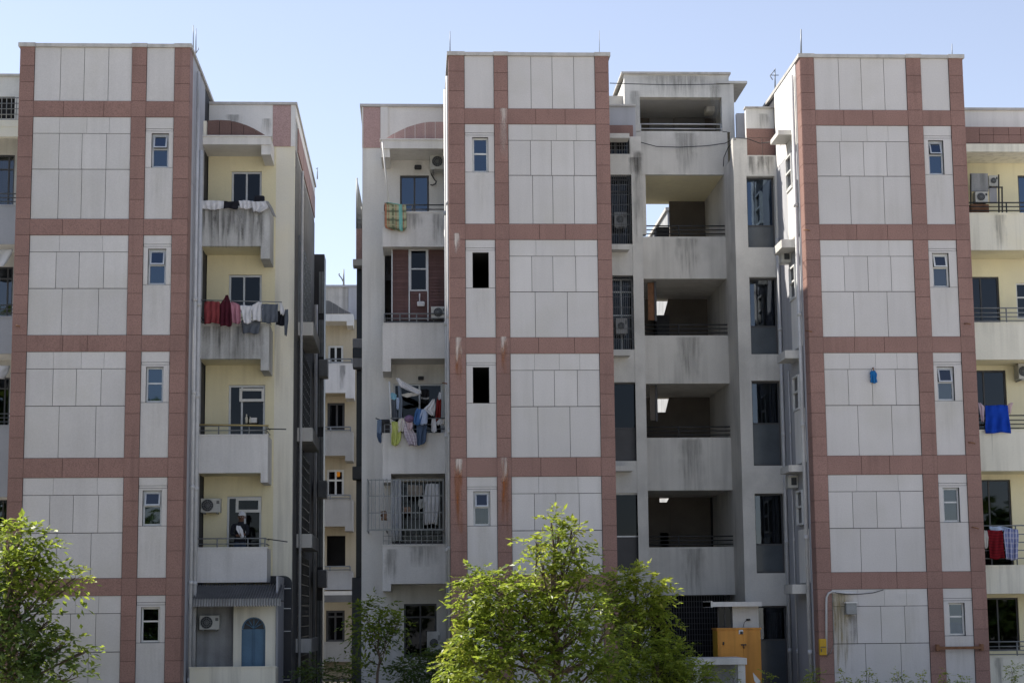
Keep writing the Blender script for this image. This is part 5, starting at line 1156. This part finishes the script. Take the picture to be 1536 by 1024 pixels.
# ---- person on the lowest yellow balcony
def person():
    Yp = 3.15; fx, _, _ = f3(360, 800, Yp); zf = az(355,872,Yp)+.10; 
    k = 1.0
    J = {'pel':(0,0,.95,.135,.11),'spi':(.0,-.02,1.12,.13,.10),'che':(.01,-.05,1.30,.155,.115),'nck':(.03,-.08,1.47,.055,.055),'hd0':(.05,-.11,1.56,.075,.085),'hd1':(.06,-.12,1.66,.078,.09),
         'ls':(-.17,-.05,1.40,.062,.06),'le':(-.21,-.16,1.14,.046,.046),'lw':(-.02,-.30,1.10,.03,.03),'rs':(.19,-.06,1.39,.062,.06),'re':(.22,-.18,1.14,.046,.046),'rw':(.10,-.32,1.13,.03,.03),
         'lh':(-.09,.0,.90,.095,.095),'lk':(-.10,-.03,.50,.06,.065),'la':(-.10,.02,.08,.042,.045),'lt':(-.10,-.14,.035,.04,.03),'rh':(.09,.0,.90,.095,.095),'rk':(.10,-.03,.50,.06,.065),'ra':(.10,.02,.08,.042,.045),'rt':(.10,-.14,.035,.04,.03)}
    E_ = [('pel','spi'),('spi','che'),('che','nck'),('nck','hd0'),('hd0','hd1'),('che','ls'),('ls','le'),('le','lw'),('che','rs'),('rs','re'),('re','rw'),('pel','lh'),('lh','lk'),('lk','la'),('la','lt'),('pel','rh'),('rh','rk'),('rk','ra'),('ra','rt')]
    for s, dx in (('l', 1), ('r', -1)):
        w = J[s+'w']
        for i in range(4):
            n1, n2 = f'{s}f{i}a', f'{s}f{i}b'
            J[n1] = (w[0]+dx*.05, w[1]-.045+.0*i, w[2]-.035+.023*i, .010, .010); J[n2] = (w[0]+dx*(.075-.004*abs(i-1.5)), w[1]-.085, w[2]-.045+.023*i, .008, .008)
            E_ += [(s+'w', n1), (n1, n2)]
        J[s+'ta'] = (w[0]+dx*.02, w[1]-.04, w[2]+.055, .010, .010); E_.append((s+'w', s+'ta'))
    names = list(J); me = bpy.data.meshes.new('person')
    me.from_pydata([J[n][:3] for n in names], [(names.index(a), names.index(b)) for a, b in E_], [])
    o = bpy.data.objects.new('person', me); COL.objects.link(o)
    o.modifiers.new('skin', 'SKIN'); sv = me.skin_vertices[0].data
    for i, n in enumerate(names): sv[i].radius = J[n][3:5]
    sv[0].use_root = True
    sd_ = o.modifiers.new('smooth', 'SUBSURF'); sd_.levels = 2; sd_.render_levels = 2
    dg = bpy.context.evaluated_depsgraph_get(); ev = o.evaluated_get(dg); me2 = bpy.data.meshes.new_from_object(ev)
    o.modifiers.clear(); o.data = me2; me2.name = 'person'
    skin = surf('brown_skin', (.16,.085,.055), .6, .08, 6); shirt = c_dk; trs = c_nav
    me2.materials.clear()
    for mt in (skin, shirt, trs): me2.materials.append(mt)
    for p in me2.polygons:
        c = p.center; p.use_smooth = True
        p.material_index = 2 if c.z < .93 else (1 if (c.z < 1.47 and c.y > -.29) else 0)
    o.location = (fx, Yp, zf)
    tag(o, 'person in a white cap and dark top standing at the lowest yellow balcony', 'person')
    hx, hy, hz = .055, -.115, 1.64
    c = MB()
    for i in range(5):
        for k2 in range(16):
            a0, a1 = math.pi/2*i/5, math.pi/2*(i+1)/5; b0, b1 = 2*math.pi*k2/16, 2*math.pi*(k2+1)/16
            P = lambda a, b: (hx+.098*math.cos(a)*math.cos(b), hy+.115*math.cos(a)*math.sin(b), hz+.115*math.sin(a))
            c.quad([P(a0,b0), P(a0,b1), P(a1,b1), P(a1,b0)], smooth=True)
    c.box(hx-.06, hx+.06, hy-.20, hy-.09, hz-.005, hz+.01)
    cp = c.build('cap', c_wht); cp.parent = o
    for sx in (-1, 1):
        e = MB(); e.bbox(hx+sx*.033-.012, hx+sx*.033+.012, hy-.098, hy-.08, hz-.045, hz-.03, .005); q = e.build('eye', M['wframe']); q.parent = o
        e = MB(); e.bbox(hx+sx*.086-.012, hx+sx*.086+.012, hy-.02, hy+.03, hz-.08, hz-.02, .008); q = e.build('ear', skin); q.parent = o
    e = MB(); e.prism([(hx-.016,hz-.085),(hx+.016,hz-.085),(hx+.006,hz-.035),(hx-.006,hz-.035)], hy-.112, hy-.08); q = e.build('nose', skin); q.parent = o
    e = MB(); e.bbox(hx-.025, hx+.025, hy-.098, hy-.085, hz-.115, hz-.105, .004); q = e.build('mouth', c_mar); q.parent = o
    return o
person()
cloth('white_cloth', 'white cloth held by the person in the white cap', 'cloth', [(788,355,360),(794,354,364),(800,358,365),(806,361,366)], 2.78, c_wht, (.03,1.5), nx=8)
# ================================================================ trees and plants
M['bark'] = surf('bark', (.10,.075,.055), .9, .25, 5, bump=.4)
M['leaf_bright'] = leaf_mat('bright_leaves', (.10,.15,.018), (.20,.25,.03), (.34,.35,.07), .52)
M['leaf_mid'] = leaf_mat('green_leaves', (.06,.105,.016), (.13,.18,.022), (.24,.27,.045), .48)
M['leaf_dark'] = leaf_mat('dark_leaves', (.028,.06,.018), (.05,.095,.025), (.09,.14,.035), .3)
M['leaf_yellow'] = leaf_mat('yellow_and_sunlit_leaves', (.16,.20,.025), (.28,.30,.045), (.42,.38,.08), .52)  # leaf tones also carry the sunlit and shaded parts of the crowns
def leaves(rg, clumps, L, W_, npt, V, F, MI, up=.35, droop=.5, twig=(.22,.5)):
    """compound leaves: twigs start inside each clump and carry paired leaflets"""
    for (cx, cy, cz, rx, ry, rz, n, mi) in clumps:
        for _ in range(n):
            d = rg.normal(size=3); d /= np.linalg.norm(d)
            rr = rg.uniform(.25, 1.0)**.6
            p = np.array((cx+d[0]*rx*rr, cy+d[1]*ry*rr, cz+d[2]*rz*rr))
            t = d*.8+rg.normal(size=3)*.55; t[2] += up; t /= np.linalg.norm(t)
            ln = rg.uniform(*twig); m = int(npt*rg.uniform(.7, 1.3)); m = max(3, m)
            side = np.cross(t, (0, 0, 1)); sn = np.linalg.norm(side); side = side/sn if sn > .1 else np.array((1., 0, 0))
            for k in range(m):
                u = (k+.5)/m; q = p+t*ln*u; q[2] -= droop*ln*u*u
                s = 1 if k % 2 else -1
                if k == m-1: dirv = t+np.array((0,0,-droop))
                else: dirv = side*s*.85+t*.55+np.array((0,0,-.35*droop-.15))
                dirv = dirv+rg.normal(size=3)*.22; dirv /= np.linalg.norm(dirv)
                nrm = np.array((0,0,1.))+rg.normal(size=3)*.38; wv = np.cross(dirv, nrm); wl = np.linalg.norm(wv)
                if wl < .1: continue
                wv /= wl; l = L*rg.uniform(.65, 1.25); w = W_*rg.uniform(.8, 1.2)
                up_ = np.cross(wv, dirv)*w*.35
                b = len(V); mid = q+dirv*l*.45
                V += [q, mid+wv*w+up_, q+dirv*l, mid-wv*w+up_]
                F += [(b, b+1, b+2), (b, b+2, b+3)]; MI += [mi, mi]
def crown_mesh(name, V, F, MI, mats, parent):
    o = Vector(parent.location); me = bpy.data.meshes.new(name)
    A = np.array(V, dtype=np.float32)-np.array(o, dtype=np.float32)
    me.from_pydata(A.tolist(), [], F)
    for m in mats: me.materials.append(m)
    me.polygons.foreach_set('material_index', MI); me.update()
    ob = bpy.data.objects.new(name, me); COL.objects.link(ob); ob.parent = parent; return ob
def tree(name, label, cat, base, Y, clumps, L=.15, W_=.036, npt=10, seed=1, r=.10, group=None, mats=('leaf_bright','leaf_mid','leaf_dark','leaf_yellow'), fork=None, up=.35, droop=.5, twig=(.28,.6), trunk_top=None):
    """clumps in photo units: (px, py, rx, ry, depth offset, n twigs, material)"""
    rg = np.random.default_rng(seed); k = (DIST+Y)/FPX
    C = []
    for (px, py, rx, ry, dy, n, mi) in clumps:
        x, z = at(px, py, Y+dy); C.append((x, Y+dy, z, rx*k, (rx+ry)/2*k*.9, ry*k, n, mi))
    bx = at(base, 1000, Y)[0]
    t = thing(name, label, cat, (bx, Y, 0), group)
    V, F, MI = [], [], []; leaves(rg, C, L, W_, npt, V, F, MI, up, droop, twig)
    crown_mesh('crown', V, F, MI, [M[m] for m in mats], t)
    w = MB(); 
    top = max(C, key=lambda c: c[2]); lowz = min(c[2] for c in C)
    zt = top[2]; x1, y1 = top[0], top[1]
    zf = max(.5, (lowz if fork is None else fork))
    pts = []; n = 9
    for i in range(n+1):
        u = i/n; pts.append((bx+(x1-bx)*u**1.4+rg.normal()*.03*(0 < i), Y+(y1-Y)*u+rg.normal()*.03, zt*u))
    w.tube(pts, [r*(1-.85*i/n) for i in range(n+1)], 8)
    for c in C:
        if c is top: continue
        zz = min(c[2]-.2, zt*.8); zz = max(.3, min(zz, c[2])*.75); i = zz/zt*n; a = Vector(pts[int(i)]).lerp(Vector(pts[min(n, int(i)+1)]), i-int(i))
        e = Vector(c[:3]); mid = a.lerp(e, .5)+Vector((rg.normal()*.08, rg.normal()*.08, -.12))
        rr = r*(1-.85*i/n)*.6
        w.tube([a, a.lerp(mid, .5)+Vector((0,0,-.03)), mid, mid.lerp(e, .6), e], [rr, rr*.8, rr*.6, rr*.4, rr*.2], 6)
        for _ in range(5):
            dd = Vector(rg.normal(size=3)).normalized(); f = e+Vector((dd.x*c[3], dd.y*c[4], abs(dd.z)*c[5]))*.8
            w.tube([mid.lerp(e, rg.uniform(.2, .9)), e.lerp(f, .5)+Vector((0,0,-.04)), f], [rr*.35, rr*.25, rr*.12], 5)
    w.build('trunk', M['bark'], t)
    return t
YT1 = -8.0
tree('leafy_tree', 'tall bright green tree in front of the middle tower', 'tree', 835, YT1, [
    (826,784,12,12,0,12,3), (838,800,18,10,0,13,0), (858,797,16,9,.1,13,3), (806,814,17,8,-.1,12,3), (832,818,16,9,.2,12,0), (862,820,16,8,.2,11,0), (850,838,26,10,.1,20,0), (812,845,18,9,-.2,9,0), (872,856,18,10,.1,15,0), (838,862,34,12,.1,20,3), (870,876,28,12,0,21,0), (808,876,30,12,.2,18,3), (845,890,30,14,-.3,21,0),
    (725,868,28,16,.1,27,1), (708,890,22,20,0,27,0), (745,890,42,26,-.2,55,0), (715,920,26,22,.3,32,1), (765,905,40,24,.2,41,0), (795,890,32,24,-.2,36,0),
    (700,965,30,26,0,46,3), (688,1000,26,24,.1,51,0), (725,950,36,30,-.2,51,1), (760,960,44,34,-.4,60,1), (720,1000,44,26,-.5,69,0), (790,940,46,32,0,55,1), (825,925,44,30,.2,46,1),
    (850,950,46,34,-.3,55,1), (790,990,54,30,-.6,69,1), (850,1000,54,28,-.4,64,1), (880,915,34,24,.3,36,1), (905,960,40,34,.2,51,1), (900,1000,44,28,.1,51,1)], seed=4, r=.11)
tree('leafy_tree', 'broad yellow green tree right of the tall one, before the stairwell', 'tree', 945, -4.6, [
    (955,868,28,16,0,36,3), (930,880,30,18,.1,36,0), (970,885,26,20,-.1,36,3), (905,895,20,18,.1,23,0), (945,905,42,22,0,55,0), (980,905,18,22,.1,23,0), (920,925,32,20,.2,32,0), (960,928,34,20,-.1,36,0), (985,935,18,14,0,15,3), (935,945,28,16,.3,18,0), (995,915,14,18,.1,8,0)], seed=9, r=.08)
tree('bushy_tree', 'dark green tree cut by the left picture edge', 'tree', -15, -10.0, [  # sunlit top and shaded foot put into the clump colours
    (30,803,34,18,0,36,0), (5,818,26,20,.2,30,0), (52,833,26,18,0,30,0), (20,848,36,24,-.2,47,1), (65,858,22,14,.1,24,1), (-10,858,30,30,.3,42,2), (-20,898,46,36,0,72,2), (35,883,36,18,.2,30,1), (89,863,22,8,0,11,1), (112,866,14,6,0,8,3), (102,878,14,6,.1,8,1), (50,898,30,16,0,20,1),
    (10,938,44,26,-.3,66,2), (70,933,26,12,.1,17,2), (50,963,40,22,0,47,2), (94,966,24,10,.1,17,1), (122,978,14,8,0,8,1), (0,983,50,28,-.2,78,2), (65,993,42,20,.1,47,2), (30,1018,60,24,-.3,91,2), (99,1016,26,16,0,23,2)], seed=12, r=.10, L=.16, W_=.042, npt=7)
tree('young_tree', 'slim young tree with a bare stem before the white balcony wing', 'tree', 562, -1.2, [
    (572,912,18,12,0,26,1), (550,922,18,14,0,26,1), (585,935,14,12,.1,24,1), (560,940,24,14,-.1,34,1), (548,955,18,12,.1,22,2), (580,955,20,12,0,24,2), (595,938,8,8,0,8,1)], seed=21, r=.05, L=.15, W_=.035, npt=7)
E2 = [('shrub', 'round dark shrub in front of the ground floor window', 640, -.8, [(640,1000,34,22,0,90,2), (612,1010,26,18,.1,60,2), (668,1000,22,24,-.1,60,2), (690,985,16,20,.2,40,1)], 31),
      ('shrub', 'dark shrub at the foot of the narrow gap between the blocks', 'x', 0, 0, 0)]
tree('shrub', 'round dark shrub in front of the ground floor window', 'shrub', 640, -.8, E2[0][4], seed=31, r=.04, L=.15, W_=.03, npt=9)
tree('shrub', 'dark shrub at the foot of the narrow gap between the blocks', 'shrub', 490, .2, [(478,1008,20,14,0,40,2), (510,1012,22,14,.1,40,2), (540,1005,18,16,0,36,1), (458,1016,12,10,0,16,2)], seed=33, r=.03, L=.15, W_=.03, npt=7)
tree('shrub', 'dense green shrub left of the concrete housing', 'shrub', 1000, -5.0, [(973,971,30,22,0,120,0), (1003,981,22,20,.1,80,0), (1028,996,20,16,0,60,0), (948,991,30,28,.2,110,0), (988,1006,39,24,-.3,150,0), (1038,1016,22,18,-.1,80,0), (928,1016,34,20,0,120,1), (1063,1014,13,14,0,30,0)], seed=41, r=.05, L=.10, W_=.022, npt=11)
rgw = np.random.default_rng(5)
wl = [(1098,1006,'small pale weed growing in front of the concrete housing'), (1152,1010,'pale weed beside the broken board'), (1222,1008,'curled broad leaf weed at the foot of the drainpipe'), (1268,1012,'thin yellow weed, first one under the big grey panels'), (1302,1008,'thin yellow weed, second one under the big grey panels'), (1347,1010,'thin yellow weed, third one under the big grey panels'), (1382,1012,'thin yellow weed, last one under the big grey panels'), (1418,1010,'thin weed under the lowest small window of the right tower'), (1445,1014,'low weed beside the last pink pilaster'), (1520,1000,'leafy yellow green weed at the right picture edge')]
for i, (px, py, lab) in enumerate(wl):
    Yw_ = -3.0-.3*(i % 3); big = i in (2, 9)
    tree('weed_plant', lab, 'weed', px, Yw_, [(px, py+6, 9 if not big else 14, 8 if not big else 12, 0, 9 if not big else 26, 3 if i % 2 else 0), (px+rgw.uniform(-7,7), py+14, 12, 8, .1, 12, 1), (px+rgw.uniform(-4,4), py-2, 3, 4, 0, 3, 3)], seed=60+i, r=.015, L=.075, W_=.02, npt=5, group='weeds along the foot of the right tower', twig=(.08,.2))
M['ivy'] = M['leaf_mid']
# low ground cover along the foot of the scene: uncountable
rg = np.random.default_rng(77); V, F, MI = [], [], []; CC = []
for i in range(420):
    x = rg.uniform(-13, 17); y = rg.uniform(-6, -1.5); CC.append((x, y, rg.uniform(.1, .55), .3, .3, .3, 4, int(rg.integers(0, 4))))
leaves(rg, CC, .09, .022, 6, V, F, MI)
me = bpy.data.meshes.new('ground_cover'); me.from_pydata([tuple(v) for v in V], [], F)
for m in ('leaf_mid','leaf_dark','leaf_bright','leaf_yellow'): me.materials.append(M[m])
me.polygons.foreach_set('material_index', MI); o = bpy.data.objects.new('ground_cover', me); COL.objects.link(o); tag(o, 'low weeds covering the ground before the buildings', 'ground cover', kind='stuff')

# tall trees added outside the picture on the left and behind the viewpoint; put in to shade the lower storeys and mirror in the panes
rg = np.random.default_rng(99); V, F, MI = [], [], []; CC = []
for (x, y, h, r) in ((-17,-20,15,4.5), (-25,-16,15,5), (-22,-28,16,5), (-15,-32,13,4), (-32,-24,16,5.5), (-34,-14,15,5), (-14,-64,9,4.5), (-3,-70,10,5.5), (30,-40,8,4)):
    for i in range(16):
        a = rg.uniform(0, 6.28); q = rg.uniform(0, r); CC.append((x+q*math.cos(a), y+q*math.sin(a), rg.uniform(2.0, h-1.5), 2.0, 2.0, 1.8, 26, 0))
leaves(rg, CC, .75, .30, 5, V, F, MI, twig=(.6, 1.3))
me = bpy.data.meshes.new('added_shade_trees'); me.from_pydata([tuple(v) for v in V], [], F); me.materials.append(M['leaf_dark'])
o = bpy.data.objects.new('added_shade_trees', me); COL.objects.link(o); tag(o, 'unseen dark trees added beside and behind the viewpoint to shade the facades', 'wood', kind='stuff')
M['paving'] = surf('pale_concrete_paving', (.46,.43,.39), .9, .12, .4, blotch=((.33,.32,.29), .15, .6))
# ================================================================ ground, sky, sun
g = MB(); g.box(-600, 600, -300, 900, -.5, 0); tag(g.build('ground', M['paving']), kind='structure')
g = MB(); g.box(-16, 20, -9.5, 3.3, 0, .02); g.box(-60, 60, 9.6, 200, 0, .02); tag(g.build('planting_and_bounce_cut', M['soil']), kind='structure')  # rear sheet is dark ground added to cut bounce onto the far block
SUN_AZ, SUN_EL = 30., 47.       # degrees behind the facades, from the left
W = bpy.data.worlds.new("World"); S.world = W; W.use_nodes = True
nt = W.node_tree; nt.nodes.clear()
sky = nt.nodes.new('ShaderNodeTexSky'); sky.sky_type = 'NISHITA'; sky.sun_disc = False
sky.sun_elevation = R(SUN_EL); sky.sun_rotation = R(-(90-SUN_AZ)); sky.altitude = 50; sky.air_density = 1.0; sky.dust_density = 0.3; sky.ozone_density = 2.6
bg = nt.nodes.new('ShaderNodeBackground'); bg.inputs[1].default_value = .11
wo = nt.nodes.new('ShaderNodeOutputWorld'); hs = nt.nodes.new('ShaderNodeHueSaturation'); hs.inputs['Saturation'].default_value = .68
tn = nt.nodes.new('ShaderNodeVectorMath'); tn.operation = 'MULTIPLY'; tn.inputs[1].default_value = (1.0, .962, .99)
nt.links.new(sky.outputs[0], hs.inputs['Color']); nt.links.new(hs.outputs[0], tn.inputs[0]); nt.links.new(tn.outputs[0], bg.inputs[0]); nt.links.new(bg.outputs[0], wo.inputs[0])
sd = bpy.data.lights.new('sun', 'SUN'); sd.energy = 5.0; sd.angle = R(.5); sd.color = (1, .94, .84)
so = bpy.data.objects.new('sun', sd); COL.objects.link(so)
v = Vector((-math.cos(R(SUN_AZ))*math.cos(R(SUN_EL)), math.sin(R(SUN_AZ))*math.cos(R(SUN_EL)), math.sin(R(SUN_EL))))
so.rotation_euler = v.to_track_quat('Z', 'Y').to_euler(); so.location = (-30, 20, 40)
S.view_settings.view_transform = 'Standard'; S.view_settings.look = 'None'; S.view_settings.exposure = .82; S.view_settings.gamma = 1
S.cycles.max_bounces = 6; S.cycles.transparent_max_bounces = 24
